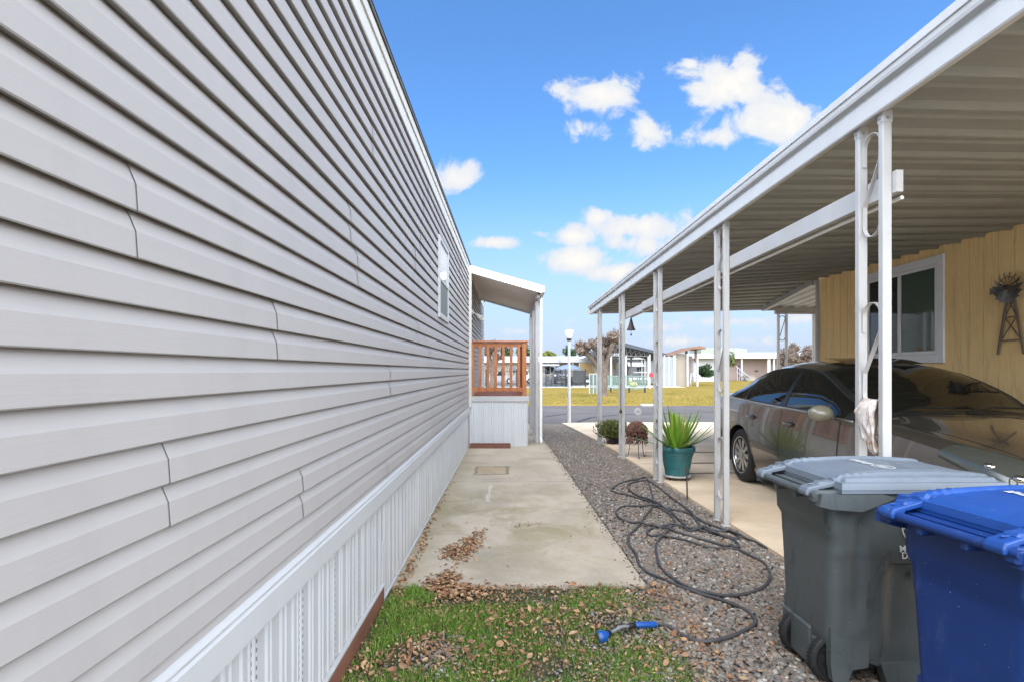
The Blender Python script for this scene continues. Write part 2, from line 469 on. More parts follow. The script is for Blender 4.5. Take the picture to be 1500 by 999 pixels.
t = NT('globe_glass'); t.color((.85,.82,.78)); t.rough(.35); m_globe = t.m
# far things
m_fwhite = M('far_white_metal', (.52,.52,.51), .5, .05, .6)
m_fgrey  = M('far_grey_siding', (.24,.25,.255), .7, .06, .6)
m_ftan   = M('far_tan_panel', (.45,.30,.12), .7, .08, .6)
m_fpink  = M('far_blush_siding', (.38,.29,.25), .75, .06, .6)
m_fbeige = M('far_beige_wall', (.36,.31,.25), .8, .08, .8)
m_fdark  = M('far_dark_roof', (.05,.062,.075), .6, .1, .6)
m_fbrown = M('far_cedar', (.23,.125,.08), .7, .15, 2)
m_blackmt= M('black_fence_metal', (.018,.02,.022), .5, .1)
m_wtr    = M('pool_water', (.05,.24,.33), .1, .2, 2, .5, 3, .02)
m_umb    = M('slate_umbrella_cloth', (.16,.21,.29), .8, .1, 3)
m_red    = M('sign_red', (.45,.03,.035), .5, .1)
m_yel    = M('bright_yellow_plastic', (.75,.62,.06), .5, .1)
m_vwhite = M('vehicle_white', (.72,.73,.74), .3, .04, 1, coat=.5)
m_vdark  = M('vehicle_charcoal', (.06,.07,.085), .3, .1, 1, coat=.5)
m_vsilver= M('vehicle_silver', (.42,.43,.45), .3, .05, 1, metal=.4, coat=.5)
# ------------------------------------------------------------------ ground
XW = -.845                       # face line of the left home
def gz(Y):                       # ground falls a little towards the street
    return 0.0 if Y < 11 else max(-.15, -.15*(Y-11)/6.3)
def slab_r(Y): return 1.053 - .0249*Y
def post_x(Y): return 2.319 - .0391*Y
def frange(a, b, n): return [a+(b-a)*i/(n-1) for i in range(n)]

mb = MB(); ys = [-60, 11, 17.3, 3000]
mb.grid(lambda u, v: (v, u, (0 if u <= 11 else -.15) - .05), ys, [-1500, -8, 20, 1500]); struct('ground', mb, m_ground)
# turf patch soil
mb = MB().grid(lambda y, x: (x, y, -.012 + .012*noise.noise(Vector((x*3, y*3, 0)))), frange(-3, 3.87, 60), frange(XW-.03, 1.15, 26)); struct('turf_soil', mb, m_turfsoil)
# walk slab (two pours, tooled joint)
mb = MB()
for a, b in ((3.84, 7.465), (7.485, 11.0)):
    mb.prism([(XW+.0, a), (slab_r(a), a), (slab_r(b), b), (XW+.0, b)], lambda p: (p[0], p[1], -.09), lambda p: (p[0], p[1], .008))
mb.prism([(XW, 11.01), (slab_r(11), 11.01), (slab_r(17), 17.2), (XW, 17.2)], lambda p: (p[0], p[1], gz(p[1])-.09), lambda p: (p[0], p[1], gz(p[1])+.008))
struct('walkway', mb, m_walk)
# gravel bed sheet: between walk / turf and driveway, runs to the street
def bed_l(Y): return .9 if Y < 3.9 else slab_r(Y) - .02
def bed_r(Y): return post_x(Y) + .06
mb = MB()
ysg = frange(-3, 17.35, 160)
mb.grid(lambda y, s: ((bed_l(y)*(1-s) + (bed_r(y) if y < 13 else bed_r(13) - (y-13)*.02)*s), y, gz(y) - .008 + .010*noise.noise(Vector((s*4, y*3, 3)))), ysg, frange(0, 1, 16))
struct('gravel_bed', mb, m_gravel)
# driveway with scored joints
mb = MB()
joints = [-4, 1.9, 3.6, 5.72, 7.9, 8.75, 9.9, 11.0, 12.4, 14.1, 17.2]
for a, b in zip(joints[:-1], joints[1:]):
    b2 = b - .006
    def xl(y): return post_x(y) + .035 if y < 12 else post_x(12)+.035 - (y-12)*.052
    for x0, x1 in ((None, 5.44),):
        z = lambda p: gz(p[1]) + .035 + .02*min(1, max(0, (p[0]-2.1)))
        P = [(xl(a), a), (3.1, a), (5.44 if b < 10 else 12, a), (5.44 if b < 10 else 12, b2), (3.1, b2), (xl(b2), b2)]
        mb.prism(P, lambda p: (p[0], p[1], -.3), lambda p, z=z: (p[0], p[1], z(p)))
mb.prism([(post_x(-4)+.04,-4),(5.43,-4),(5.43,12.3),(post_x(12)+.04,12.3)], lambda p: (p[0], p[1], -.3), lambda p: (p[0], p[1], gz(p[1])+.029))
struct('driveway', mb, m_drive)
# street
zs = -.17
mb = MB().grid(lambda y, x: (x, y, zs + .03*(1-((y-22)/4.6)**2)), frange(17.3, 26.6, 12), [-90, -30, 0, 30, 90]); struct('street', mb, m_street)
mb = MB().box(-90, 90, 17.18, 17.32, -.4, -.155); struct('gutter_edge', mb, m_kerb)
mb = MB()
for pts in ([(2.2,18.0),(2.9,19.6),(4.0,20.6),(5.8,21.3),(9,22),(16,23)], [(1.2,19.8),(1.9,20.8),(2.4,21.1)], [(-30,22.1),(-8,22.0),(-1,21.8)]):
    pts = [Vector((x, y, 0)) for x, y in pts]
    for p, q in zip(pts[:-1], pts[1:]):
        d = (q-p).normalized(); s = Vector((-d.y, d.x, 0))*.06
        zz = lambda v: (v.x, v.y, zs + .03*(1-((v.y-22)/4.6)**2) + .006)
        mb.add([zz(p-s), zz(q-s), zz(q+s), zz(p+s)], [(0,1,2,3)])
struct('street_tar_line', mb, m_tar)
# lawn: far side of the street, deeper on the right
mb = MB()
def lz(x, y): return -.11 + .05*noise.noise(Vector((x*.12, y*.12, 0)))
mb.grid(lambda y, x: (x, y, lz(x, y) - (.10 if y < 26.62 else 0)), [26.6, 26.65] + frange(28, 54.5, 20), frange(-90, 90, 60))
mb.grid(lambda y, x: (x, y, lz(x, y)+.002), frange(54.5, 92, 16), frange(17.5, 90, 20))
struct('lawn', mb, m_lawn)
mb = MB().box(-60, 17.5, 54.5, 63.8, -.3, -.09); 
struct('pool_deck', mb, m_deck)
mb = MB().box(-30, 6.5, 56.2, 62.2, -.2, -.075); struct('pool_water', mb, m_wtr)
mb = MB().box(-60, 17.4, 64, 72, -.3, -.08).box(17.6, 90, 92, 98, -.3, -.08); struct('far_road', mb, m_street)
mb = MB().bbox(6.3, 7.2, 26.2, 26.75, -.2, -.085, .03); struct('ramp_pavement', mb, m_kerb)

# ------------------------------------------------------------------ scatters
ICO = None
def ico_arrays(sub):
    bm = bmesh.new(); bmesh.ops.create_icosphere(bm, subdivisions=sub, radius=1); bm.verts.index_update()
    V = np.array([v.co[:] for v in bm.verts]); Fc = np.array([[v.index for v in f.verts] for f in bm.faces]); bm.free(); return V, Fc
def pebble_field(name, pos, rad, sub):
    V, Fc = ico_arrays(sub); n = len(pos); nv = len(V)
    sc = np.stack([RNG.uniform(.75,1.35,n), RNG.uniform(.65,1.1,n), RNG.uniform(.42,.75,n)], 1) * rad[:,None]
    jit = 1 + RNG.normal(0, .09, (n, nv, 1))
    a = RNG.uniform(0, 2*PI, n); tl = RNG.normal(0, .35, n)
    P = V[None]*jit*sc[:,None,:]
    ca, sa = np.cos(a)[:,None], np.sin(a)[:,None]; ct, st = np.cos(tl)[:,None], np.sin(tl)[:,None]
    x, y, z = P[...,0], P[...,1], P[...,2]
    y, z = y*ct - z*st, y*st + z*ct
    x, y = x*ca - y*sa, x*sa + y*ca
    P = np.stack([x, y, z], -1) + pos[:,None,:]
    Fa = (Fc[None] + (np.arange(n)*nv)[:,None,None]).reshape(-1, 3)
    o = npmesh(name, P.reshape(-1,3), Fa, m_pebble); return o
def bed_points(y0, y1, dens):
    n = int((y1-y0)*1.35*dens); y = RNG.uniform(y0, y1, n); s = RNG.uniform(0, 1, n)
    L = np.where(y < 3.88, .96 + .10*np.sin(y*5.3) + RNG.normal(0,.10,n), 1.053-.0249*y + .02); R = 2.319-.0391*y+.03
    x = L + (R-L)*s
    z = np.where(y < 11, 0, -.15*(y-11)/6.3)
    return np.stack([x, y, z + RNG.uniform(-.004,.007,n)], 1)
p = bed_points(1.6, 5.2, 3600); a = pebble_field('loose_pebbles', p, RNG.uniform(.0085,.0185,len(p)), 2)
tag(a, 'mixed grey and tan river pebbles nearest the two wheeled bins', 'gravel', kind='stuff')
p = bed_points(5.2, 17.2, 2000); a = pebble_field('fine_gravel', p, RNG.uniform(.010,.019,len(p)), 1)
tag(a, 'grey brown gravel running on from the coiled hose towards the street', 'gravel', kind='stuff')
n = 420; yy = RNG.uniform(3.9,17,n); p = np.stack([1.053-.0249*yy - np.abs(RNG.normal(0,.035,n)), yy, np.where(yy<11,0,-.15*(yy-11)/6.3)+.013],1)
a = pebble_field('spilled_pebbles', p, RNG.uniform(.005,.012,n), 1); tag(a, 'few pebbles spilled onto the right edge of the concrete walk', 'gravel', kind='stuff')
# few stones mixed in turf
n = 2600; y = RNG.uniform(2.2, 3.85, n); x = 1.05 - np.abs(RNG.normal(0,.42,n)); k = (x > XW+.05)
p = np.stack([x, y, RNG.uniform(-.008,.004,n)],1)[k]
n2 = 260; q = np.stack([RNG.normal(-.38,.10,n2), RNG.normal(2.92,.10,n2), RNG.uniform(0,.008,n2)],1)
p = np.concatenate([p, q]); a = pebble_field('stray_pebbles', p, RNG.uniform(.006,.014,len(p)), 1)
tag(a, 'small stray stones strewn through the near turf', 'stones', kind='stuff')

def leaf_field(name, pos, size, label, lift=.0, mat=None, up=.35):
    n = len(pos); nx = 5
    # leaf template: 5 stations x 3 across, curled
    us = np.linspace(0, 1, nx); prof = np.array([.05, .42, .5, .36, .03])
    T = []
    for u, w in zip(us, prof):
        for s in (-1, 0, 1): T.append((u-.5, s*w*.55, 0))
    T = np.array(T); Fc = []
    for i in range(nx-1):
        for j in range(2): Fc.append((i*3+j, (i+1)*3+j, (i+1)*3+j+1, i*3+j+1))
    Fc = np.array(Fc); nv = len(T)
    P = np.repeat(T[None], n, 0)
    curl = RNG.uniform(-.2, .75, n)[:,None]; fold = RNG.uniform(.0, .9, n)[:,None]
    P[...,2] = curl*(P[...,0]**2)*1.2 + fold*np.abs(P[...,1])*.9
    P *= size[:,None,None]
    a = RNG.uniform(0, 2*PI, n)[:,None]; b = RNG.normal(0, up, n)[:,None]; c = RNG.normal(0, up, n)[:,None]
    x, y, z = P[...,0], P[...,1], P[...,2]
    x, z = x*np.cos(b)-z*np.sin(b), x*np.sin(b)+z*np.cos(b)
    y, z = y*np.cos(c)-z*np.sin(c), y*np.sin(c)+z*np.cos(c)
    x, y = x*np.cos(a)-y*np.sin(a), x*np.sin(a)+y*np.cos(a)
    P = np.stack([x,y,z],-1) + pos[:,None,:]
    Fa = (Fc[None] + (np.arange(n)*nv)[:,None,None]).reshape(-1,4)
    o = npmesh(name, P.reshape(-1,3), Fa, mat or m_litter, smooth=True)
    return tag(o, label, 'leaves', kind='stuff')
def clump(cx, cy, sx, sy, n, z0=.012, h=.02, rot=0):
    a = RNG.normal(0, 1, n)*sx; b = RNG.normal(0, 1, n)*sy
    x = cx + a*math.cos(rot) - b*math.sin(rot); y = cy + a*math.sin(rot) + b*math.cos(rot)
    r = np.exp(-(a/sx)**2/2-(b/sy)**2/2)
    return np.stack([x, y, z0 + r*RNG.uniform(0, h, n)], 1)
def px_clump(px, py, wpx, hpx, n, **k):
    c = GP(px, py, .01); Y = c.y; sx = wpx/F*Y/2.2; sy = (GP(px, py-hpx/2,.01).y - GP(px, py+hpx/2,.01).y)/2.2
    return clump(c.x, c.y, sx, sy, n, **k)
# pile on the slab: curved heap, two lobes
pl = np.concatenate([px_clump(672,810,25,13,300,h=.03), px_clump(688,797,20,13,220,h=.03), px_clump(700,783,12,11,55,h=.02), px_clump(655,806,16,8,40)])
leaf_field('leaf_heap', pl, RNG.uniform(.018,.04,len(pl)), 'rust brown dead leaves heaped in the middle of the concrete walk', up=.3)
pl = np.concatenate([px_clump(655,850,26,16,210,h=.03), px_clump(680,865,60,10,190,h=.02), px_clump(638,858,30,14,90)])
leaf_field('leaf_drift', pl, RNG.uniform(.024,.048,len(pl)), 'brown leaf drift spilling over the near edge of the walk', up=.3)
n = 230; yy = RNG.uniform(3.9, 8.2, n)**1.0; yy = 3.9 + (yy-3.9)*RNG.uniform(0,1,n); xx = XW + .02 + np.abs(RNG.normal(0,.03,n)) + .05*(yy<5.2)*RNG.uniform(0,1,n)
pl = np.stack([xx, yy, np.full(n,.014)],1)
leaf_field('wall_foot_leaves', pl, RNG.uniform(.02,.04,n), 'thin line of dry leaves along the foot of the white skirting')
n = 120; pl = np.stack([RNG.uniform(-.8,.85,n), RNG.uniform(4.0,8.5,n), np.full(n,.012)],1)
c1 = px_clump(745,767,90,5,46); c1b = px_clump(765,769,22,4,26)
pl = np.concatenate([pl[:70], c1, c1b]); leaf_field('loose_debris', pl, RNG.uniform(.008,.022,len(pl)), 'scattered leaf crumbs on the concrete walk', up=.2)
# turf litter
n = 4200; x = RNG.uniform(XW+.03, 1.15, n); y = RNG.uniform(2.2, 3.86, n)
dens = np.array([noise.noise(Vector((a*2.6, b*2.6, 5))) for a, b in zip(x, y)]) + .28*(y-3.2)
k = dens + RNG.uniform(-.25,.35,n) > .0
pl = np.stack([x, y, RNG.uniform(.004,.03,n)],1)[k]
p2 = np.concatenate([clump(-.42,2.95,.16,.11,190,h=.03), clump(-.30,3.62,.30,.12,210,h=.02), clump(-.55,3.35,.12,.12,50), clump(-.05,3.3,.15,.2,80), clump(-.75,2.7,.06,.12,50)])
pl = np.concatenate([pl, p2])
leaf_field('turf_litter', pl, np.clip(RNG.lognormal(-3.95,.42,len(pl)),.008,.05), 'tan and orange dead leaves lying all over the near turf', up=.5)
n = 5200; x = RNG.uniform(XW+.03, 1.2, n); y = RNG.uniform(2.1, 3.86, n)
pl = np.stack([x, y, RNG.uniform(.0,.02,n)],1)
leaf_field('chipped_litter', pl, RNG.uniform(.007,.018,len(pl)), 'fine chips of leaf litter between the blades of turf', up=.5)
n = 150; pl = np.stack([RNG.uniform(1.0,1.9,n), RNG.uniform(2.5,5,n), np.full(n,.016)],1)
leaf_field('gravel_leaves', pl, RNG.uniform(.02,.04,len(pl)), 'single dead leaves caught between the pebbles by the hose', up=.3)

def blades(name, x, y, z, h, w, label, mat, lean=.5):
    n = len(x); a = RNG.uniform(0, 2*PI, n); d = RNG.uniform(0, 2*PI, n); L = RNG.uniform(.1, lean, n)*h
    cx, sx = np.cos(a)*w/2, np.sin(a)*w/2
    dx, dy = np.cos(d)*L, np.sin(d)*L
    base = np.stack([x,y,z],1)
    V = np.empty((n,5,3))
    V[:,0] = base - np.stack([cx,sx,0*cx],1); V[:,1] = base + np.stack([cx,sx,0*cx],1)
    mid = base + np.stack([dx*.35, dy*.35, h*.6],1)
    V[:,2] = mid + np.stack([cx,sx,0*cx],1)*.75; V[:,3] = mid - np.stack([cx,sx,0*cx],1)*.75
    V[:,4] = base + np.stack([dx, dy, h],1)
    idx = np.arange(n)*5
    T = np.concatenate([np.stack([idx,idx+1,idx+2],1), np.stack([idx,idx+2,idx+3],1), np.stack([idx+3,idx+2,idx+4],1)])
    o = npmesh(name, V.reshape(-1,3), T, mat, smooth=False)
    return tag(o, label, 'grass', kind='stuff')
n = 75000; x = RNG.uniform(XW+.02, 1.2, n); y = RNG.uniform(2.1, 3.86, n)
g = np.array([noise.fractal(Vector((a*2.4+9, b*2.4, 0)), 1.0, 2.0, 4) for a, b in zip(x, y)])
edge = np.clip((1.02 - x)/.3, 0, 1)
hole = np.exp(-((x+.42)/.2)**2 - ((y-2.95)/.12)**2) + .9*np.exp(-((x+.25)/.42)**2 - ((y-3.66)/.12)**2) + .35*np.exp(-((y-3.84)/.12)**2)
k = (g + RNG.uniform(-.35,.35,n) - hole*1.2 > -.04) & (RNG.uniform(0,1,n) < edge)
x, y, g = x[k], y[k], g[k]
blades('turf_grass', x, y, np.full(len(x), -.01), RNG.uniform(.016,.042,len(x)), RNG.uniform(.0022,.004,len(x)), 'short green turf growing at the near end of the concrete walk', m_grass, .9)
# lusher tufts beside the skirting
n = 3200; cs = [(-.70,3.45,.07,.12),(-.62,3.2,.08,.10),(-.60,3.62,.05,.05),(-.72,3.05,.04,.1),(-.50,3.3,.08,.06),(-.66,3.72,.03,.04)]
xs = []; ys_ = []
for c in cs:
    xs.append(RNG.normal(c[0], c[2], n//len(cs))); ys_.append(RNG.normal(c[1], c[3], n//len(cs)))
x = np.concatenate(xs); y = np.concatenate(ys_); k = (x > XW+.035) & (y < 3.84); x, y = x[k], y[k]
blades('lush_tufts', x, y, np.full(len(x), -.01), RNG.uniform(.025,.075,len(x)), RNG.uniform(.003,.005,len(x)), 'longer bright green grass tufts beside the brown board of the skirting', m_grass, .8)
# far lawn blades near street edge for a ragged border
n = 16000; x = RNG.uniform(-3, 22, n); y = 26.7 + np.abs(RNG.normal(0, 5, n)); 
m_lblade = leafmat('lawn_blades', [(.20,.15,.03),(.30,.20,.04),(.13,.15,.025),(.34,.25,.06)])
blades('lawn_grass', x, y, np.full(n, -.13), RNG.uniform(.06,.11,n), RNG.uniform(.012,.03,n), 'ragged golden winter grass at the kerb across the street', m_lblade, .8)
# ------------------------------------------------------------------ left home
YE = 16.9; YB = -4.0
home = thing('mobile_home', 'long taupe vinyl sided mobile home filling the left side above white skirting', 'mobile home', (XW, 6, 0))
P = .104
LAP = MB()
prof1 = [(-.010,.008),(.0175,.000),(.0200,.003),(.0160,.060),(.0130,.067),(.0010,.096),(-.008,.1112)]
def siding_panel(mb, z0, y0, y1, lap):
    pr = [(x, z) for x, z in prof1] + [(x, z+P) for x, z in prof1]
    n = 2 if y1-y0 < 1 else 4
    ts = frange(0, 1, n)
    mb.grid(lambda t, p: (XW + p[0] + .0030*(1-t) + .0*lap, y0 + (y1-y0)*t + .004*0, z0 + p[1]), ts, pr)
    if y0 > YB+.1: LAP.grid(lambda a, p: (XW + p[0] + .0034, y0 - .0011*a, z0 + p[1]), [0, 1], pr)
mb = MB()
known = {1.767:1.205, 1.351-.208:1.32, 1.559:1.93, .935:2.17, 1.975:2.95, 1.351:3.75}
rows = []
z = .727
while z < 3.47:
    rows.append(round(z, 3)); z += 2*P
for i, z0 in enumerate(rows):
    start = None
    for kz, ky in known.items():
        if abs(kz - z0) < .01: start = ky
    if start is None: start = (i*1.37 + .55*((i*7) % 3)) % 3.66
    cuts = [YB]; y = start - 3.66*3
    while y < YE:
        if y > YB + .3: cuts.append(y)
        y += 3.66
    cuts.append(YE)
    for a, b in zip(cuts[:-1], cuts[1:]): siding_panel(mb, z0, a, b + .02, 0)
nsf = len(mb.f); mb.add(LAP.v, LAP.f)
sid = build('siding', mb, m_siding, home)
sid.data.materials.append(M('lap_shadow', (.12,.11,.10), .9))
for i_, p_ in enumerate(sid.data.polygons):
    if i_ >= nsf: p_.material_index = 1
mb = MB().box(XW-4.2, XW-.03, YB, YE-.002, .02, 3.6); build('wall', mb, m_trim, home)
# frieze, eave and roof
mb = MB().bbox(XW+.001, XW+.022, YB, YE, 3.44, 3.60, .003).bbox(XW+.001, XW+.034, YB, YE, 3.545, 3.615, .003)
build('frieze', mb, m_trim, home)
mb = MB().box(XW-4.25, XW+.045, YB, YE+.02, 3.617, 3.645); mb.prism([(XW+.05,3.646),(XW-2.1,4.0),(XW-4.25,3.646)], lambda p:(p[0],YB,p[1]), lambda p:(p[0],YE+.05,p[1]))
build('roof', mb, m_roof, home)
mb = MB().bbox(XW+.0, XW+.028, YE-.10, YE+.01, .8, 3.6, .003); build('corner_trim', mb, m_white, home)
mb = MB().bbox(XW+.0, XW+.062, 10.86, 11.0, .8, 3.5, .003); build('trim_board', mb, m_trim, home)
# cap strip on top of the skirting
capp = [(.020,.800),(.026,.800),(.040,.788),(.041,.784),(.030,.783),(.031,.780),(.046,.768),(.047,.680),(.040,.676),(.010,.676)]
mb = MB().grid(lambda t, p: (XW + p[0]-.012, t, p[1]), [YB, 2.0, 6.0, 11.0], capp); build('skirting_cap', mb, m_cap, home)
mb = MB().grid(lambda t, p: (XW + p[0]-.012, t, p[1]), [13.6, YE], capp); build('skirting_cap', mb, m_cap, home)
# ribbed skirting
def rib(y):
    u = (y - 1.80 + .015 + 40*.406) % .406
    d = 0
    for c, w, h in ((.008,.006,-.005),(.037,.006,-.005),(.0225,.01,.004),(.115,.014,.007),(.150,.008,.005),(.235,.016,.007),(.275,.008,.005),(.345,.014,.006),(.39,.006,-.006)):
        k = abs(u-c)/w
        if k < 1: d += h*(1-k*k)
    return d
ys1 = []
y = .4
while y < YE: ys1.append(y); y += .0035 if y < 5 else .007
base_z = lambda y: .125 if y < 3.58 else .006 + gz(y)
segA = [YB] + [y for y in ys1 if y < 3.585]; segB = [y for y in ys1 if 3.585 <= y < 11.2]
mb = MB()
mb.grid(lambda y, z: (XW - .004 + rib(y), y, z), segA, [.118, .69])
mb.grid(lambda y, z: (XW - .004 + rib(y), y, z*(.69-.012)+.012), segB, [0, 1])
mb.grid(lambda y, z: (XW - .004 + rib(y), y, z*(.69-.012-gz(y))+.012+gz(y)), [y for y in ys1 if y > 11.2], [0, 1])
build('skirting', mb, m_skirt, home)
mb = MB().bbox(XW-.002, XW+.020, YB, 3.58, .112, .128, .002).bbox(XW-.002, XW+.016, 3.58, 11.0, .008, .022, .002).bbox(XW-.002,XW+.012,3.572,3.592,.009,.40,.002)
build('skirting_channel', mb, m_white, home)
mb = MB().bbox(XW-.02, XW+.018, YB, 3.575, -.06, .111, .003); build('ground_board', mb, m_board, home)
# small window high on the wall
wy0, wy1, wz0, wz1 = 6.22, 7.12, 2.13, 3.07
fr = MB()
for a in ((wy0,wy0+.055,wz0,wz1),(wy1-.055,wy1,wz0,wz1),(wy0+.055,wy1-.055,wz0,wz0+.06),(wy0+.055,wy1-.055,wz1-.05,wz1),(wy0+.055,wy1-.055,2.56,2.595)):
    fr.bbox(XW+.012, XW+.042, *a, .004)
wd = build('window', fr, m_white, home)
build('pane', MB().box(XW+.02, XW+.026, wy0+.05, wy1-.05, 2.58, wz1-.04), glass('sky_reflection_glass', (.42,.47,.52), .05, 1.5), wd)  # pale pane colour stands in for the sky reflected in it
build('screen', MB().box(XW+.022, XW+.030, wy0+.05, wy1-.05, wz0+.05, 2.57), M('insect_screen', (.17,.18,.165), .6, .08, 20), wd)
# security light under the awning
sl = thing('wall_light', 'small cream twin wall light under the porch awning', 'light', (XW+.02, 11.6, 2.72))
build('mounting_box', MB().lathe([(.055,0),(.055,.04),(.03,.05)], (XW+.02,11.6,2.75), 14, 'x'), m_trim, sl, 40)
for s in (-1, 1):
    build('lamp_head', MB().tube([(XW+.06,11.6+.03*s,2.74),(XW+.13,11.6+.09*s,2.70),(XW+.17,11.6+.13*s,2.66),(XW+.23,11.6+.17*s,2.62)], [.018,.022,.045,.052], 12), m_trim, sl, 40)

# ------------------------------------------------------------------ porch
pb = thing('porch', 'raised white skirted entry porch with orange brown railing against the taupe home', 'porch', (-.25, 11, 0))
y0 = 11.0; x0, x1 = XW+.012, .345
mb = MB()
def prib(x):
    u = (x - x0) % .2
    return .006*max(0, 1-abs(u-.06)/.012) + .006*max(0, 1-abs(u-.10)/.012) - .005*max(0,1-abs(u-.18)/.008)
xs = frange(x0, x1, 260)
mb.grid(lambda x, z: (x, y0 - prib(x), z), xs, [.008, .91]); build('front_panel', mb, m_skirtx, pb)
mb = MB().box(x0, x1-.002, y0+.004, 14.3, -.1, .96); build('base', mb, m_skirtx, pb)
mb = MB().bbox(x0, x1+.03, y0-.025, y0+.03, .905, 1.012, .004).bbox(x1-.01, x1+.03, y0+.031, 14.3, .905, 1.012, .004).bbox(x1-.02, x1+.006, y0-.010, y0+.02, .01, .904, .003)
build('cap_trim', mb, m_white, pb)
mb = MB()
for i in range(22): mb.bbox(x0+.01, x1-.015, y0+.035+i*.148, y0+.177+i*.148, .965, 1.004, .004)
build('deck_boards', mb, m_wood, pb)
rl = MB()
rl.bbox(x0-.0, x1+.02, y0-.02, y0+.12, 2.095, 2.125, .004)
build('top_rail', rl.bbox(x0+.085, x1-.10, y0+.03, y0+.07, 2.0, 2.088, .004), m_woodh, pb)
build('bottom_rail', MB().bbox(x0+.09, x1-.105, y0+.03, y0+.07, 1.10, 1.19, .004), m_woodh, pb)
for xp in (x0+.005, x1-.115):
    build('post', MB().bbox(xp, xp+.09, y0+.005, y0+.095, 1.013, 2.094, .005), m_wood, pb)
for px in (703, 714.6, 726, 737.5, 748.8, 759.8):
    x = (px-748)/F*y0
    build('baluster', MB().bbox(x-.028, x+.028, y0+.015, y0+.055, 1.12, 2.06, .004), m_wood, pb)
rs = MB().bbox(x1-.10, x1+.0, y0+.13, 14.2, 2.095, 2.124, .004).bbox(x1-.075, x1-.035, y0+.10, 14.1, 2.0, 2.088, .004).bbox(x1-.075, x1-.035, y0+.10, 14.1, 1.10, 1.19, .004)
build('side_rail', rs, m_woodh, pb)
for i in range(17):
    y = y0+.25+i*.17
    build('baluster', MB().bbox(x1-.09, x1-.05, y-.02, y+.02, 1.12, 2.06, .004), m_wood, pb)
build('post', MB().bbox(x1-.11, x1-.02, 14.12, 14.21, 1.013, 2.094, .005), m_wood, pb)
# doormat standing white thing on deck omitted; step-edge brown board at foot of the porch
mt = thing('wooden_ramp_board', 'flat reddish brown board lying at the foot of the porch panel', 'board', (-.45, 10.85, .01))
bb = MB().bbox(XW+.03, -.0, 10.68, 10.93, .010, .035, .003)
for i in range(26):
    x = XW+.05+i*.03; bb.bbox(x, x+.02, 10.7, 10.93, .034, .046+.008*random.random(), .002)
build('slats', bb, m_board, mt)
build('rear_lip', MB().bbox(XW+.03, 0, 10.90, 10.955, .036, .075, .004), m_board, mt)

# ------------------------------------------------------------------ porch awning
aw = thing('porch_awning', 'cream metal awning sloping from the taupe home over the porch on white posts', 'awning', (.6, 11, 0))
ya, yb = 10.9, 15.25; xi, xo = XW+.01, .60
zi, zo = 3.60, 3.20
def az(x, t=0): return zi + (zo-zi)*(x-xi)/(xo-xi) + t
mb = MB()
ysr = []
y = ya+.03
while y < yb-.03:
    ysr += [(y,0),(y+.012,-.022),(y+.030,-.022),(y+.042,0)]; y += .135
mb.grid(lambda q, x: (x, q[0], az(x, -.055) + q[1]), ysr, [xi, xo-.02]); build('pan_underside', mb, m_awning, aw)
mb = MB().prism([(xi,0),(xo,0)], lambda p:(p[0],ya,az(p[0])), lambda p:(p[0],yb,az(p[0]))) if False else MB().add([(xi,ya,az(xi)),(xo,ya,az(xo)),(xo,yb,az(xo)),(xi,yb,az(xi))],[(0,1,2,3)])
build('top_sheet', mb, m_fwhite, aw)
for yy in (ya, yb-.03):
    mb = MB().prism([(xi,-.12),(xo+.02,-.13),(xo+.02,.025),(xi,.025)], lambda p, yy=yy:(p[0],yy-.001,az(p[0],p[1])), lambda p, yy=yy:(p[0],yy+.025,az(p[0],p[1])))
    build('fascia', mb, m_awning, aw)
mb = MB().bbox(xo+.003, xo+.085, ya+.026, yb-.032, 3.075, 3.215, .006)
build('gutter', mb, m_white, aw)
build('header_beam', MB().bbox(xo-.075, xo-.002, ya+.25, yb-.2, 3.0, 3.07, .003), m_white, aw)
for yp in (11.6, 13.3, 14.9):
    build('post', MB().bbox(xo-.075, xo-.005, yp, yp+.07, gz(yp)+.01, 2.998, .004), m_white, aw)
    build('post', MB().bbox(xo-.075, xo-.005, yp+.26, yp+.33, gz(yp)+.01, 2.998, .004), m_white, aw)
build('downspout', MB().bbox(xo+.015, xo+.075, 11.63, 11.71, gz(11.6)+.02, 3.074, .012).bbox(xo+.015, xo+.075, 11.55, 11.70, gz(11.6)+.012, .08, .01), m_awning, aw)
# ------------------------------------------------------------------ carport
cp = thing('carport', 'long white metal carport with ribbed grey underside covering the bronze sedan', 'carport', (2.2, 6, 0))
CY0, CY1 = 1.15, 12.25
def zo_(Y): return EYE + .722*post_x(Y) - .004*0        # roof sheet at the outer edge
WALLX = 5.45
def xi_(Y): return WALLX-.01 if Y < 9.7 else WALLX - .06 + .085*(Y-9.7)
def zi_(Y):
    if Y < 9.7: return EYE + 1.50 + .020*(Y-3)
    return EYE + 1.634 - (Y-9.7)*.085
def pan(Y, s, dz=0):
    xo = post_x(Y) - .03; x = xo + (xi_(Y)-xo)*s
    return (x, Y, zo_(Y) + (zi_(Y)-zo_(Y))*s + dz)
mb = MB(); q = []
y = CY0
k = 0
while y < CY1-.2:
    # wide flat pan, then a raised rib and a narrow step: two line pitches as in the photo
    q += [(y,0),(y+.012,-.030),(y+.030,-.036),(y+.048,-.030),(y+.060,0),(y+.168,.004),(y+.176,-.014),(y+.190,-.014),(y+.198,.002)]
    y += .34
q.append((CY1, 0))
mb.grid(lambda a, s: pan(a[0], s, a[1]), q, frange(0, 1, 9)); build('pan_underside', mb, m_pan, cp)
mb = MB().grid(lambda a, s: pan(a, s, .05), frange(CY0, CY1, 24), frange(0, 1, 5)); build('top_sheet', mb, m_pantop, cp)
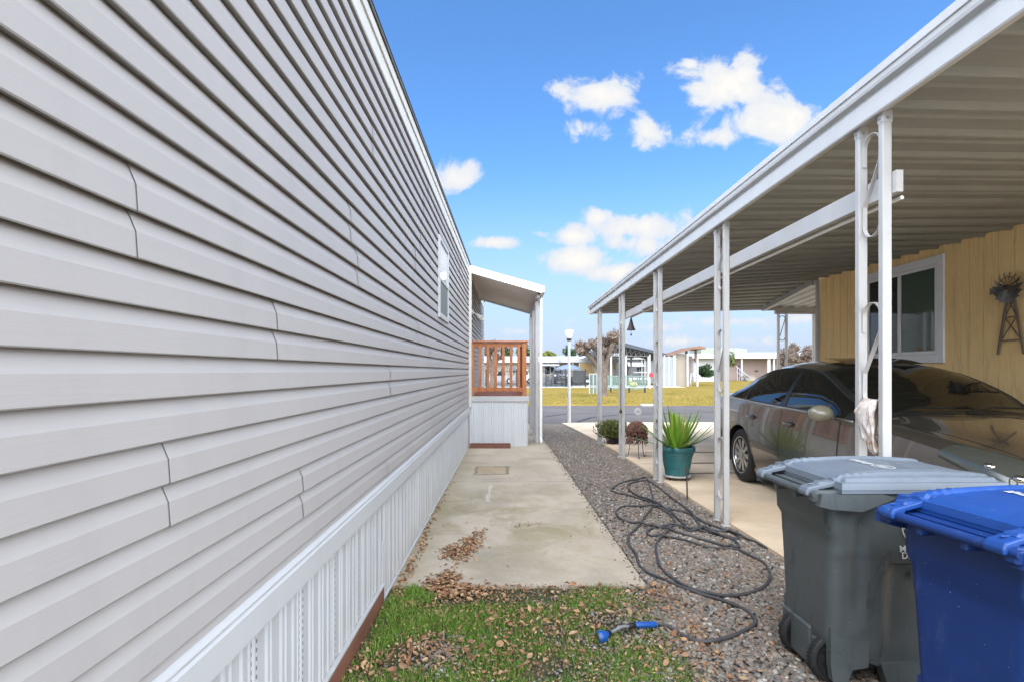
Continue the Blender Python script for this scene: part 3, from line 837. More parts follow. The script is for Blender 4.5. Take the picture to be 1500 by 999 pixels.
# stepped fascia along the outer edge
def Fz(Y, r): return EYE + r*(post_x(Y)-.055)
fp = [(-.010,.705,0),(-.058,.700,0),(-.064,.704,0),(-.064,.752,0),(-.052,.757,0),(-.052,.764,0),(-.088,.768,0),(-.094,.776,0),(-.094,.788,0),(-.104,.790,0),(-.104,.812,0),(-.096,.815,0),(-.02,.815,0),(-.01,.812,0),(-.010,.705,0)]
mb = MB().grid(lambda Y, p: (post_x(Y)+p[0], Y, Fz(Y, p[1])), frange(CY0, CY1, 10), fp)
build('fascia', mb, m_fascia, cp)
# end fascia facing the street
mb = MB()
def endp(s, dz): a = pan(CY1, s, dz); return a
mb.grid(lambda s, e: (endp(s,0)[0], CY1+e[0], endp(s,0)[2]+e[1]), frange(-.02, 1, 6), [(-.02,-.06),(.04,-.06),(.04,.08),(-.02,.08),(-.02,-.06)]); build('end_fascia', mb, m_fascia, cp)
# post pairs with scrolls
def scroll(mb, X, ya, yb, ztop, h):
    "S shaped flat bar in the plane between two posts (ya far, yb near)"
    w = abs(yb-ya); sg = 1 if yb > ya else -1
    pts = []
    r = w/2*.94; ym = (ya+yb)/2
    # upper hook
    for a in range(-20, 181, 18):
        t = math.radians(180 - a) if True else 0
    up = []
    for i in range(12):
        t = PI - PI*i/11.0
        up.append((ym + sg*r*math.cos(t), ztop - r + r*math.sin(t)*1.0))
    up = [(ym - sg*r, ztop - r - .10), (ym - sg*r, ztop - r - .05)] + up
    dn = []
    for i in range(12):
        t = PI + PI*i/11.0
        dn.append((ym + sg*r*math.cos(t), ztop - h + r + r*math.sin(t)))
    dn = dn + [(ym + sg*r, ztop - h + r + .05)]
    path = up + [(ym + sg*r*.93, ztop - r - .10)] + [(ym - sg*r*.93, ztop - h + r + .12)] + dn
    # smooth
    P3 = [Vector((X, a, b)) for a, b in path]
    for p, q in zip(P3[:-1], P3[1:]):
        mb.beam(p, q, .026, .0045, up=(0, -(q-p).z, (q-p).y) if abs((q-p).z)+abs((q-p).y) > 0 else (0,0,1))
pairs = [3.20, 5.35, 7.41, 9.45, 11.38]
for i, Y in enumerate(pairs):
    for j, yy in enumerate((Y, Y+.205)):
        X = post_x(yy); zt = EYE + .703*(X-.03)
        zb = .0 if yy < 11 else gz(yy)
        pm = MB().bbox(X-.027, X+.027, yy-.020, yy+.020, zb-.005, zt, .003)
        pm.bbox(X-.030, X+.030, yy-.023, yy+.023, zt-.075, zt-.008, .002)
        po = build('post', pm, m_white, cp)
        build('bolt', MB().tube([(X-.031,yy,zt-.05),(X-.035,yy,zt-.05)], .007, 8), m_alum, po)
        build('bolt', MB().tube([(X,yy-.024,zt-.05),(X,yy-.028,zt-.05)], .007, 8), m_alum, po)
        build('foot_plate', MB().bbox(X-.042, X+.042, yy-.038, yy+.038, zb+.0, zb+.014, .003), m_white, po)
    for zt, h in ((2.95, .62), (1.93, .62), (.86, .62)):
        s = MB(); scroll(s, post_x(Y+.1), Y+.205-.021, Y+.021, zt if i else zt+.0, h)
        build('scroll', s, m_white, cp)
# lengthwise rail fixed behind the posts
def rail(Ya, Yb, dx, name, r0=.470, r1=.527):
    m = MB().grid(lambda Y, p: (post_x(Y)+p[0]+dx, Y, EYE + p[1]*post_x(Y)), [Ya, Yb], [(-.02,r0),(.02,r0),(.02,r1),(-.02,r1),(-.02,r0)])
    for Y in (Ya, Yb):
        vs = [(post_x(Y)+a+dx, Y, EYE+b*post_x(Y)) for a, b in ((-.02,r0),(.02,r0),(.02,r1),(-.02,r1))]
        m.add(vs, [(0,1,2,3)])
    return build(name, m, m_white, cp)
rail(3.15, 8.4, .049, 'rail'); rail(8.38, 9.62, .060, 'rail', .462, .519)
build('rail_pipe', MB().tube([(post_x(Y)+.10, Y, EYE+.462*post_x(Y)) for Y in (3.2, 5, 7, 9.3)], .012, 8), m_awning, cp)

# sloping inner end beam
build('end_beam', MB().beam((5.60,12.1,2.90),(5.375,9.72,3.10),.06,.13), m_white, cp)

# ------------------------------------------------------------------ ochre home
oh = thing('ochre_home', 'ochre plywood sided home with white framed window behind the bronze sedan', 'house', (WALLX, 6, 0))
mb = MB(); q = []
y = 9.70
ge = 6.687
grooves = [ge + .195*k for k in range(-60, 16) if CY0 < ge + .195*k < 9.6]
ys = [CY0]
for g in grooves: ys += [g-.006, g-.004, g+.004, g+.006]
ys.append(9.66)
def gx(y):
    for g in grooves:
        if abs(y-g) < .005: return WALLX + .009
    return WALLX
mb.grid(lambda y, z: (gx(y), y, z), ys, [.25, 3.30]); build('siding', mb, m_ochre, oh)
build('wall', MB().box(WALLX+.012, 10.5, CY0, 9.64, -.1, 3.3), m_ochre, oh)
build('foundation', MB().box(WALLX-.01, WALLX+.01, CY0, 9.66, -.1, .26), m_skirtx, oh)
build('corner_trim', MB().bbox(WALLX-.028, WALLX+.05, 9.64, 9.72, .0, 3.26, .004), m_white, oh)
build('roof', MB().prism([(WALLX-.0,3.32),(10.9,3.32),(8.2,3.9)], lambda p:(p[0],CY0,p[1]), lambda p:(p[0],9.75,p[1])), m_pantop, oh)
# window
wa, wb_, wc, wd_ = 6.84, 8.44, 1.62, 2.985
fr = MB()
for a in ((wa,wa+.10,wc,wd_),(wb_-.10,wb_,wc,wd_),(wa+.10,wb_-.10,wc,wc+.11),(wa+.10,wb_-.10,wd_-.10,wd_)): fr.bbox(WALLX-.032, WALLX-.002, *a, .005)
w = build('window', fr, m_winwh, oh)
sm = MB()
ia, ib, ic, id_ = wa+.102, wb_-.102, wc+.112, wd_-.102
mid = (ia+ib)/2
for a in ((ia,ia+.055,ic,id_),(ib-.055,ib,ic,id_),(mid-.028,mid+.028,ic+.045,id_-.045),(ia+.055,ib-.055,ic,ic+.045),(ia+.055,ib-.055,id_-.045,id_)): sm.bbox(WALLX-.022, WALLX+.0, *a, .004)
build('frame', sm, m_winwh, w)
build('pane', MB().box(WALLX-.006, WALLX-.0015, ia+.05, mid-.02, ic+.04, id_-.04), m_glassgr, w)
build('pane', MB().box(WALLX-.005, WALLX-.0005, mid+.02, ib-.05, ic+.04, id_-.04), m_glassdk, w)

# windmill wall ornament
wm = thing('windmill_ornament', 'rusty tin windmill ornament hung on the ochre wall right of the window', 'wall ornament', (WALLX-.03, 5.92, 2.0))
hub = Vector((WALLX-.07, 5.92, 2.42))
bl = MB()
for k in range(14):
    a = 2*PI*k/14
    u = Vector((0, math.cos(a), math.sin(a))); v = Vector((0, -math.sin(a), math.cos(a)))
    def f(r, s): return hub + u*r + v*s + Vector((-.02*s/.03,0,0))
    bl.add([f(.035,-.009), f(.165,-.033), f(.165,.033), f(.035,.009)], [(0,1,2,3)])
build('blades', bl, m_galv, wm)
build('wheel_ring', MB().tube([hub + Vector((.004, math.cos(t)*.115, math.sin(t)*.115)) for t in frange(0, 2*PI, 30)], .003, 6), m_iron, wm)
build('hub', MB().lathe([(.004,-.03),(.026,-.02),(.030,.0),(.022,.02)], hub, 14, 'x'), m_iron, wm)
build('tail_vane', MB().beam(hub+Vector((.02,0,0)), hub+Vector((.02,.20,-.01)), .006, .008).prism([(.17,-.02),(.235,-.045),(.235,.035),(.17,.02)], lambda p: hub+Vector((.018,p[0],p[1]-.01)), lambda p: hub+Vector((.022,p[0],p[1]-.01))), m_galv, wm)
tw = MB(); tz = hub.z-.03; bz = 1.70
for s in (-1, 1): tw.beam((WALLX-.03, 5.92+s*.025, tz), (WALLX-.03, 5.92+s*.155 , bz), .02, .022, up=(0,1,0))
tw.beam((WALLX-.03,5.92-.125,bz+.15),(WALLX-.03,5.92+.125,bz+.15),.014,.014)
tw.beam((WALLX-.03,5.92-.07,bz+.40),(WALLX-.03,5.92+.07,bz+.40),.012,.012)
def cross(z0, w0, z1, w1):
    for s in (-1, 1): tw.beam((WALLX-.028, 5.92+s*w0, z0), (WALLX-.028, 5.92-s*w1, z1), .008, .010, up=(0,1,0))
cross(bz+.15,.12,bz+.40,.07); cross(bz+.40,.07,bz+.60,.035)
build('tower', tw, m_weath, wm)

# ------------------------------------------------------------------ awning at the far end of the ochre home
a2 = thing('side_awning', 'low metal awning on slim posts at the far corner of the ochre home', 'awning', (6.4, 12, 0))
def a2z(x, y): return 3.08 - (y-9.8)*.075
q = []
x = 5.52
while x < 9: q += [(x,0),(x+.04,-.035),(x+.09,-.035),(x+.13,0)]; x += .26
mb = MB().grid(lambda a, y: (a[0]+ .0*(y-9.8), y, a2z(0,y)+a[1]+.06), q, [9.78, 12.2]); build('pan_underside', mb, M('bright_pan', (.42,.42,.39), .5), a2)
build('top_sheet', MB().add([(5.5,9.78,3.17),(9,9.78,3.17),(9,12.2,2.99),(5.5,12.2,2.99)],[(0,1,2,3)]), m_pantop, a2)
build('front_beam', MB().bbox(5.62, 9.0, 12.2, 12.27, 2.86, 3.00, .004).bbox(5.95, 9, 12.28, 12.34, 2.79, 2.90, .004), m_white, a2)
for x in (6.03, 6.21, 6.83):
    build('post', MB().bbox(x-.025, x+.025, 12.28, 12.33, -.05, 2.79, .003), m_awning, a2)
s = MB(); 
def scx(x0, x1, zt, h):
    path = []; r = (x1-x0)/2; xm = (x0+x1)/2
    for i in range(10): t = PI - PI*i/9; path.append((xm + r*math.cos(t), zt - r + r*math.sin(t)))
    for i in range(10): t = PI + PI*i/9; path.append((xm + r*math.cos(t), zt - h + r + r*math.sin(t)))
    s.tube([(a, 12.305, b) for a, b in path], .008, 6)
scx(6.055, 6.185, 2.75, .55); scx(6.055, 6.185, 1.9, .5)
build('scroll', s, m_iron, a2)
# ------------------------------------------------------------------ hose and nozzle
def crm(pts, n=10):
    P = [Vector(p) for p in pts]; P = [P[0]*2-P[1]] + P + [P[-1]*2-P[-2]]
    out = []
    for i in range(1, len(P)-2):
        a, b, c, d = P[i-1], P[i], P[i+1], P[i+2]
        for k in range(n):
            t = k/n
            out.append(.5*((2*b)+(c-a)*t+(2*a-5*b+4*c-d)*t*t+(3*b-a-3*c+d)*t**3))
    out.append(P[-2]); return out
raw = [(290,830),(350,845),(440,895),(530,925),(640,910),(740,870),(805,830),(800,800),(745,750),(640,710),(540,680),(430,640),(330,600),(250,565),(200,520),(185,470),(150,420),(145,370),(190,330),(240,260),(270,215),(270,170),(255,110),(238,68),(200,75),(120,90),(60,125),(75,145),(150,160),(240,190),(330,240),(375,275),(375,320),(300,400),(290,450),(310,530),(370,590),(460,640),(560,670),(680,685),(800,660),(870,620),(885,570),(850,510),(770,470),(700,440),(560,430),(440,395),(340,375),(260,370),(245,350),(290,325),(400,320),(520,345),(640,370),(715,385),(700,360),(620,330),(540,300),(460,255),(380,235),(280,220),(180,215),(110,220),(80,250),(110,285),(180,305),(270,325),(370,345),(460,370),(560,400),(650,425),(712,440),(720,420),(690,390),(600,365),(540,345),(520,320),(490,280),(440,225),(360,165),(290,110),(230,85),(160,95),(140,120),(180,155),(260,200),(340,240),(400,280),(440,320),(460,345),(560,345),(660,350),(720,375),(800,400),(870,435),(940,462),(1010,492),(1100,530),(1250,560)]
hp = [GP(880+a/3.567, 680+b/3.567, .02) for a, b in raw]
hp = crm(hp, 7)
# settle heights: lie on the gravel, climb over strands laid earlier
pts = []
cell = {}
for i, p in enumerate(hp):
    h = .020
    for (j, q) in cell.get((round(p.x/.05), round(p.y/.05)), []):
        if i-j > 12 and (q.xy-p.xy).length < .028: h = max(h, q.z + .021)
    p = Vector((p.x, p.y, h)); pts.append(p)
    for a in (-1,0,1):
        for b in (-1,0,1): cell.setdefault((round(p.x/.05)+a, round(p.y/.05)+b), []).append((i, p))
zz = [p.z for p in pts]
for _ in range(5): zz = [max(zz[i], (zz[max(0,i-1)]+zz[i]+zz[min(len(zz)-1,i+1)])/3) for i in range(len(zz))]
pts = [Vector((p.x, p.y, z + .002*math.sin(i*.31))) for i, (p, z) in enumerate(zip(pts, zz))]
hose = thing('garden_hose', 'dark grey garden hose lying in tangled loops on the gravel strip', 'hose', (pts[0].x, pts[0].y, 0))
build('hose_line', MB().tube(pts, .0108, 10), m_hose, hose, 60)
e0 = pts[0]; d0 = (pts[0]-pts[1]).normalized()
def nzp(px, py, z): return GP(px, py, z)
gA = nzp(961,914,.022); gB = nzp(930,915,.032); gC = nzp(920,917,.034); gD = nzp(893,926,.028); gE = nzp(884,931,.03); gF = nzp(866,935,.028)
build('coupling', MB().tube([pts[0], pts[0]+d0*.012, gA], [.016,.017,.015], 14), m_alum, hose, 40)
nz = thing('spray_wand', 'blue headed watering wand with grey neck lying on the turf', 'spray wand', (gE.x, gE.y, 0))
build('grip', MB().tube([gA, gA.lerp(gB,.2), gA.lerp(gB,.5), gA.lerp(gB,.8), gB], [.014,.0185,.0165,.019,.015], 16), m_blue, nz, 40)
build('collar', MB().tube([gB, gB.lerp(gC,.5), gC], [.017,.018,.013], 14), m_blackpl, nz, 40)
build('wand_neck', MB().tube(crm([gC, gC.lerp(gD,.35)+Vector((0,.006,.006)), gC.lerp(gD,.75), gD], 4), .0105, 12), m_alum, nz, 40)
hd = (gF-gE).normalized()
build('spray_head', MB().tube([gD.lerp(gE,.3), gE, gE+hd*.012, gE+hd*.03, gE+hd*.036], [.013,.030,.034,.034,.031], 20), m_blue, nz, 35)
build('spray_face', MB().tube([gE+hd*.0362, gE+hd*.0385], [.027,.026], 20), m_galv, nz, 35)
build('collar_ring', MB().tube([gD.lerp(gE,.05), gD.lerp(gE,.35)], [.018,.020], 14), m_blackpl, nz, 35)

# ------------------------------------------------------------------ agave in teal pot
pc = Vector((2.285, 7.50, .043))
pt = thing('potted_agave', 'big spiky green agave in a ribbed teal pot by the white carport post', 'potted plant', pc)
def PL(prof): return [(r, h) for r, h in prof]
build('pot', MB().lathe([(.155,.06),(.160,.065),(.168,.13),(.171,.14),(.171,.15),(.176,.155),(.200,.30),(.205,.31),(.205,.325),(.212,.33),(.214,.345),(.220,.35),(.222,.375),(.236,.385),(.242,.395),(.243,.435),(.238,.447),(.222,.447),(.216,.42),(.215,.40)], pc, 48), m_pot, pt, 30)
build('soil', MB().lathe([(.01,.413),(.2165,.41)], pc, 24), m_soil, pt)
cd = build('plant_caddy', MB().lathe([(.01,.035),(.17,.035),(.185,.04),(.185,.058),(.17,.0595),(.01,.0595)], pc, 32), m_white, pt, 30)
for a in (35, 125, 215, 305):
    c = pc + Vector((.15*math.cos(math.radians(a)), .15*math.sin(math.radians(a)), .017))
    build('caster', MB().lathe([(.006,-.011),(.017,-.010),(.0185,-.006),(.0185,.006),(.017,.010),(.006,.011)], c, 14, 'x'), m_black, cd, 30)
def agave_leaf(base, az, el, L, w, bend):
    n = 10; vs = []; fs = []
    d = Vector((math.cos(az)*math.cos(el), math.sin(az)*math.cos(el), math.sin(el)))
    side = Vector((-math.sin(az), math.cos(az), 0)); p = Vector(base); 
    for i in range(n+1):
        t = i/n
        e = el + bend*t
        d = Vector((math.cos(az)*math.cos(e), math.sin(az)*math.cos(e), math.sin(e)))
        nrm = d.cross(side)
        ww = w*(.75+.5*t if t < .35 else .925*(1-(t-.35)/.65)**.75)*.9 + .0006
        th = .35*ww
        vs += [p - side*ww + (-nrm)*th*-.9, p - nrm*(-th)*.1, p + side*ww + (-nrm)*th*-.9, p + nrm*th*1.1*(1) ]
        p = p + d*(L/n)
    for i in range(n):
        b = i*4
        for k in range(4):
            fs.append((b+k, b+(k+1)%4, b+4+(k+1)%4, b+4+k))
    return vs, fs
R = random.Random(5)
mb = MB(); mt2 = MB()
for i in range(58):
    t = i/58
    az = i*2.39996 + R.uniform(-.2,.2)
    el = math.radians(30 + 52*t + R.uniform(-9,9)); L = (.46 + .12*(1-abs(t-.5)*1.3)) * R.uniform(.8,1.15)
    if i < 16: el = math.radians(R.uniform(10,34)); L *= 1.12
    r = .10*(1-t)
    base = pc + Vector((r*math.cos(az), r*math.sin(az), .40 + .03*t))
    vs, fs = agave_leaf(base, az, el, L, R.uniform(.030,.042), math.radians(R.uniform(4,22)))
    mb.add(vs, fs)
    tip = (Vector(vs[-4])+Vector(vs[-2]))/2
    dd = (tip - (Vector(vs[-8])+Vector(vs[-6]))/2).normalized()
    if i % 4 == 0: mt2.tube([tip-dd*.015, tip+dd*.035], [.0022,.0006], 5)
build('leaves', mb, m_agave, pt, 50)
build('leaf_tips', mt2, m_brwnlf, pt)
st = GP(1007, 733, .0)
sk = one('iron_stake', MB().beam((st.x, st.y, -.03), (st.x-.01, st.y+.005, .40), .017, .006).bbox(st.x-.012, st.x+.012, st.y-.010, st.y+.01, .245, .275, .003), m_iron, 'thin rusty iron stake standing in front of the teal pot', 'stake', (st.x, st.y, 0))

# ------------------------------------------------------------------ dry trailing plant on iron stand
dc = Vector((2.16, 9.35, .043))
dp = thing('dry_plant', 'withered reddish trailing plant heaped on a three legged iron stand', 'potted plant', dc)
build('pot', MB().lathe([(.08,.30),(.10,.30),(.125,.40),(.13,.41),(.12,.41)], dc, 20), m_iron, dp, 30)
V0, F0 = ico_arrays(1)
n = 2600
a = RNG.uniform(0, 2*PI, n); e = RNG.uniform(-.35, 1.5, n); rr = RNG.uniform(.13,.19,n)
x = np.cos(a)*np.cos(e)*rr; y = np.sin(a)*np.cos(e)*rr; z = .44 + np.sin(e)*rr*.9
dr = (e < .1)*RNG.uniform(0,.17,n)*(RNG.uniform(0,1,n)<.7); z -= dr
P_ = np.stack([x, y, z],1) + np.array(dc)
V = (V0[None]*RNG.uniform(.006,.014,n)[:,None,None]*np.stack([RNG.uniform(.6,1,n), RNG.uniform(.6,1,n), RNG.uniform(1,2.2,n)],1)[:,None,:] + P_[:,None,:]).reshape(-1,3)
Fa = (F0[None] + (np.arange(n)*len(V0))[:,None,None]).reshape(-1,3)
o = npmesh('stems', V - np.array(dc), Fa, m_brwnlf); o.parent = dp
build('core', MB().ico(dc+Vector((0,0,.44)), .135, 2, .2, 3, (1,1,.9)), m_soil, dp)
sd = MB()
for k in range(3):
    t = 2*PI*k/3 + .5; u = Vector((math.cos(t), math.sin(t), 0))
    sd.tube([dc+u*.10+Vector((0,0,.36)), dc+u*.125+Vector((0,0,.2)), dc+u*.15+Vector((0,0,.03)), dc+u*.165+Vector((0,0,.006)), dc+u*.19+Vector((0,0,.012)), dc+u*.20+Vector((0,0,.035))], .0055, 6)
sd.tube([dc+Vector((math.cos(t)*.115, math.sin(t)*.115, .335)) for t in frange(0, 2*PI, 20)], .005, 6)
build('stand', sd, m_iron, dp)

# succulent shrub by the farthest post
sc_ = Vector((2.10, 11.15, .035))
ss = thing('low_succulent', 'low bushy green succulent at the foot of the farthest carport posts', 'plant', sc_)
n = 1500; a = RNG.uniform(0,2*PI,n); e = RNG.uniform(.65,1.5,n); L = RNG.uniform(.12,.42,n)
x0_ = RNG.normal(0,.05,n); y0_ = RNG.normal(0,.05,n)
top = np.stack([x0_*2.0+np.cos(a)*np.cos(e)*L*.8, y0_*2+np.sin(a)*np.cos(e)*L*.8, .04+np.sin(e)*L],1)
mb = MB()
for i in range(n):
    q = Vector(top[i])+sc_
    d = Vector((math.cos(a[i])*math.cos(e[i]), math.sin(a[i])*math.cos(e[i]), math.sin(e[i])))
    mb.tube([q, q+d*.025, q+d*.055], [.006,.010,.003], 5)
build('leaves', mb, m_succ, ss)
mb = MB()
for i in range(0, n, 9):
    q = Vector(top[i])+sc_; mb.tube([sc_+Vector((x0_[i], y0_[i], 0)), (sc_+q)/2, q], .005, 5)
build('stems', mb, m_iron, ss)

# ------------------------------------------------------------------ things hanging at the fourth post pair
bx = Vector((post_x(9.4)+.10, 9.30, 2.42))
bl = thing('hanging_bell', 'dark cone shaped metal bell hanging from the end of the carport rail', 'bell', bx)
build('hook_wire', MB().tube([bx+Vector((-.03,0,.05)), bx+Vector((0,0,.04)), bx], .003, 6), m_iron, bl)
build('bell', MB().lathe([(.004,.0),(.012,-.01),(.022,-.05),(.036,-.11),(.055,-.17),(.070,-.20),(.074,-.215),(.066,-.215),(.03,-.12)], bx, 20), m_iron, bl, 30)
build('clapper', MB().tube([bx+Vector((0,0,-.12)), bx+Vector((0,0,-.27))], .003, 6).lathe([(.002,-.27),(.014,-.28),(.016,-.295),(.004,-.31)], bx, 12), m_iron, bl, 30)
rx = Vector((post_x(9.45)-.055, 9.40, 2.28))
rc = thing('hanging_chain', 'slender dark rain chain with a small weight beside the fourth post pair', 'rain chain', rx)
m = MB()
zc = rx.z
i = 0
while zc > .86:
    m.tube([(rx.x+ (.006*math.cos(t) if i%2 else 0), rx.y+(0 if i%2 else .006*math.cos(t)), zc-.02+.02*math.sin(t)) for t in frange(0, 2*PI, 9)], .0028, 4); zc -= .034; i += 1
m.beam((rx.x, rx.y, rx.z+.02), (rx.x+.03, rx.y+.0, rx.z+.02), .005, .005)
build('chain', m, m_iron, rc)
for z in (2.1, 1.98, 1.5, 1.28):
    build('charm', MB().lathe([(.002,-.03),(.014,-.015),(.010,.0),(.015,.012),(.003,.03)], (rx.x,rx.y,z), 10), m_galv, rc, 30)
build('weight', MB().lathe([(.004,-.05),(.022,-.04),(.026,-.02),(.016,.01),(.004,.035)], (rx.x,rx.y,.84), 14), m_iron, rc, 30)
dx_ = Vector((2.17, 9.30, .83))
dk = thing('glass_disc', 'small round frosted glass disc on a clear rod above the dry plant', 'garden ornament', dx_)
build('disc', MB().lathe([(.060,-.003),(.063,0),(.060,.003)], dx_, 32, 'y'), M('frosted_disc', (.62,.62,.64), .3, .05), dk, 30)
build('emblem', MB().beam(dx_+Vector((-.03,-.0045,.006)), dx_+Vector((.03,-.0045,-.004)), .002, .014).beam(dx_+Vector((-.018,-.0048,-.012)), dx_+Vector((.022,-.0048,-.016)), .002, .006), M('etched_mark', (.35,.35,.36), .5), dk)
tcl = NT('clear_rod'); tcl.color((.8,.82,.84)); tcl.rough(.1); tcl.set(Alpha=.25)
build('rod', MB().tube([(dx_.x,dx_.y+.002,dx_.z-.06),(2.165,9.33,.52)], .0025, 6), tcl.m, dk)

# ------------------------------------------------------------------ towel over the lowest middle scroll of the near pair
Yt = 3.20+.10; Xt = post_x(Yt)
tw_ = MB()
def towel(u, v):
    # u across (y), v down both sides
    side = -1 if v < 0 else 1
    d = abs(v)
    wob = noise.noise(Vector((u*9, v*7, 2.2)))*.022 + .012*math.sin(u*34+d*8)
    x = Xt - .004 + side*(.014 + .018*min(1, d*8)) + wob*min(1, d*10) + side*.01*math.sin(d*9)
    L = .235 + .07*math.sin(u*3.0+1) - (.06 if side > 0 else 0)
    z = 1.355 - d*L*2.0 + .01*math.sin(u*20)*d
    y = Yt + (u-.5)*(.125 + .05*d) + .03*d*math.sin(7*d) + .012*d
    return (x, y, z)
tw_.grid(towel, frange(0, 1, 26), frange(-.55, .55, 40))
tob = one('towel', tw_, m_towel, 'stained pinkish white towel hung over the scroll between the nearest posts', 'towel', (Xt, Yt, 1.35), 60)
sm_ = tob.modifiers.new('thickness', 'SOLIDIFY'); sm_.thickness = .004
# ------------------------------------------------------------------ wheeled bins (local: x = depth away from handle, y = width, z up)
def text_mesh(body, size, loc, rot, mat, name, parent, extr=.0006):
    cu = bpy.data.curves.new(name, 'FONT'); cu.body = body; cu.size = size; cu.extrude = extr; cu.align_x = 'LEFT'; cu.offset = size*.012
    tmp = bpy.data.objects.new(name+'_tmp', cu); COL.objects.link(tmp)
    bpy.context.view_layer.update()
    dg = bpy.context.evaluated_depsgraph_get()
    me = bpy.data.meshes.new_from_object(tmp.evaluated_get(dg)); me.name = name
    bpy.data.objects.remove(tmp); bpy.data.curves.remove(cu)
    me.materials.clear(); me.materials.append(mat)
    o = bpy.data.objects.new(name, me); COL.objects.link(o)
    if parent: o.parent = parent
    o.location = loc; o.rotation_euler = rot
    ORG[o.name] = Vector((0,0,0))
    return o
def bin_body(mat):
    # closed lofted tub with rounded corners, recessed wheel wells and side panel relief
    sec = []
    def ring(z, x0, x1, hw, r, dent=0.0):
        pts = []
        for cx, cy, a0 in ((x1-r, hw-r, 0), (x0+r, hw-r, 90), (x0+r, -hw+r, 180), (x1-r, -hw+r, 270)):
            for k in range(7):
                a = math.radians(a0 + 15*k); pts.append([cx + r*math.cos(a), cy + r*math.sin(a), z])
        # subdivide long sides for relief
        out = []
        n = len(pts)
        for i in range(n):
            p, q = pts[i], pts[(i+1)%n]
            L = math.hypot(q[0]-p[0], q[1]-p[1]); m = max(1, int(L/.018)) if L > .08 else 1
            m = {True: 26, False: 1}[L > .08]
            for j in range(m):
                t = j/m; out.append([p[0]+(q[0]-p[0])*t, p[1]+(q[1]-p[1])*t, z])
        return out
    zs = [.095,.11,.16,.22,.30,.38,.46,.54,.60,.615,.63,.645,.68,.74,.78,.82,.86,.90,.925,.926,.955,.956]
    rings = []
    for z in zs:
        t = (z-.115)/.84
        x0 = .105 - .015*t; x1 = .66 + .17*t; hw = .205 + .055*t
        if z > .74: x0 -= .022*min(1,(z-.74)/.02)
        if z > .63: hw += .004*min(1,(z-.63)/.02); x1 += .004
        if z < .13: x0 += .01; x1 -= .012; hw -= .012
        if z >= .926: x0 -= .02; x1 += .022; hw += .022
        rings.append(ring(z, x0, x1, hw, .05))
    for R_ in rings:
        for p in R_:
            x, y, z = p
            if z < .30: p[2] += .085*max(0, 1-(x-.09)/.30)*(1-(z-.115)/.185)
            if z < .925:
                s = -1 if y < 0 else 1
                if abs(y) > .19:
                    # vertical finger groove near the handle side and a broad lower panel
                    def win(v, a, b, e=.012): return max(0, min(1, (v-a)/e))*max(0, min(1, (b-v)/e))
                    g = win(x, .185, .265, .016)*win(z, .30, .86, .04)*.022
                    g += win(x, .36, .66, .03)*win(z, .0, .61, .012)*.022
                    p[1] -= s*g
                if x > .6 and abs(y) < .15: p[0] -= .012*max(0, min(1, (z-.2)/.05))*max(0, min(1, (.75-z)/.05))
    n = len(rings[0]); mb = MB()
    vs = [p for r in rings for p in r]; fs = []
    for i in range(len(rings)-1):
        for k in range(n): fs.append((i*n+k, i*n+(k+1)%n, (i+1)*n+(k+1)%n, (i+1)*n+k))
    fs.append(tuple(range(n-1,-1,-1)))
    # open inside
    last = (len(rings)-1)*n
    inn = [(.47 + (p[0]-.47)*.86, p[1]*.83, .955) for p in rings[-1]]; inb = [(.42+(a-.47)*.66, b*.72, .33) for a, b, c in inn]
    b0 = len(vs); vs += inn + inb
    for k in range(n):
        k2 = (k+1)%n
        fs.append((last+k, last+k2, b0+k2, b0+k)); fs.append((b0+k, b0+k2, b0+n+k2, b0+n+k))
    mb.add(vs, fs)
    return mb
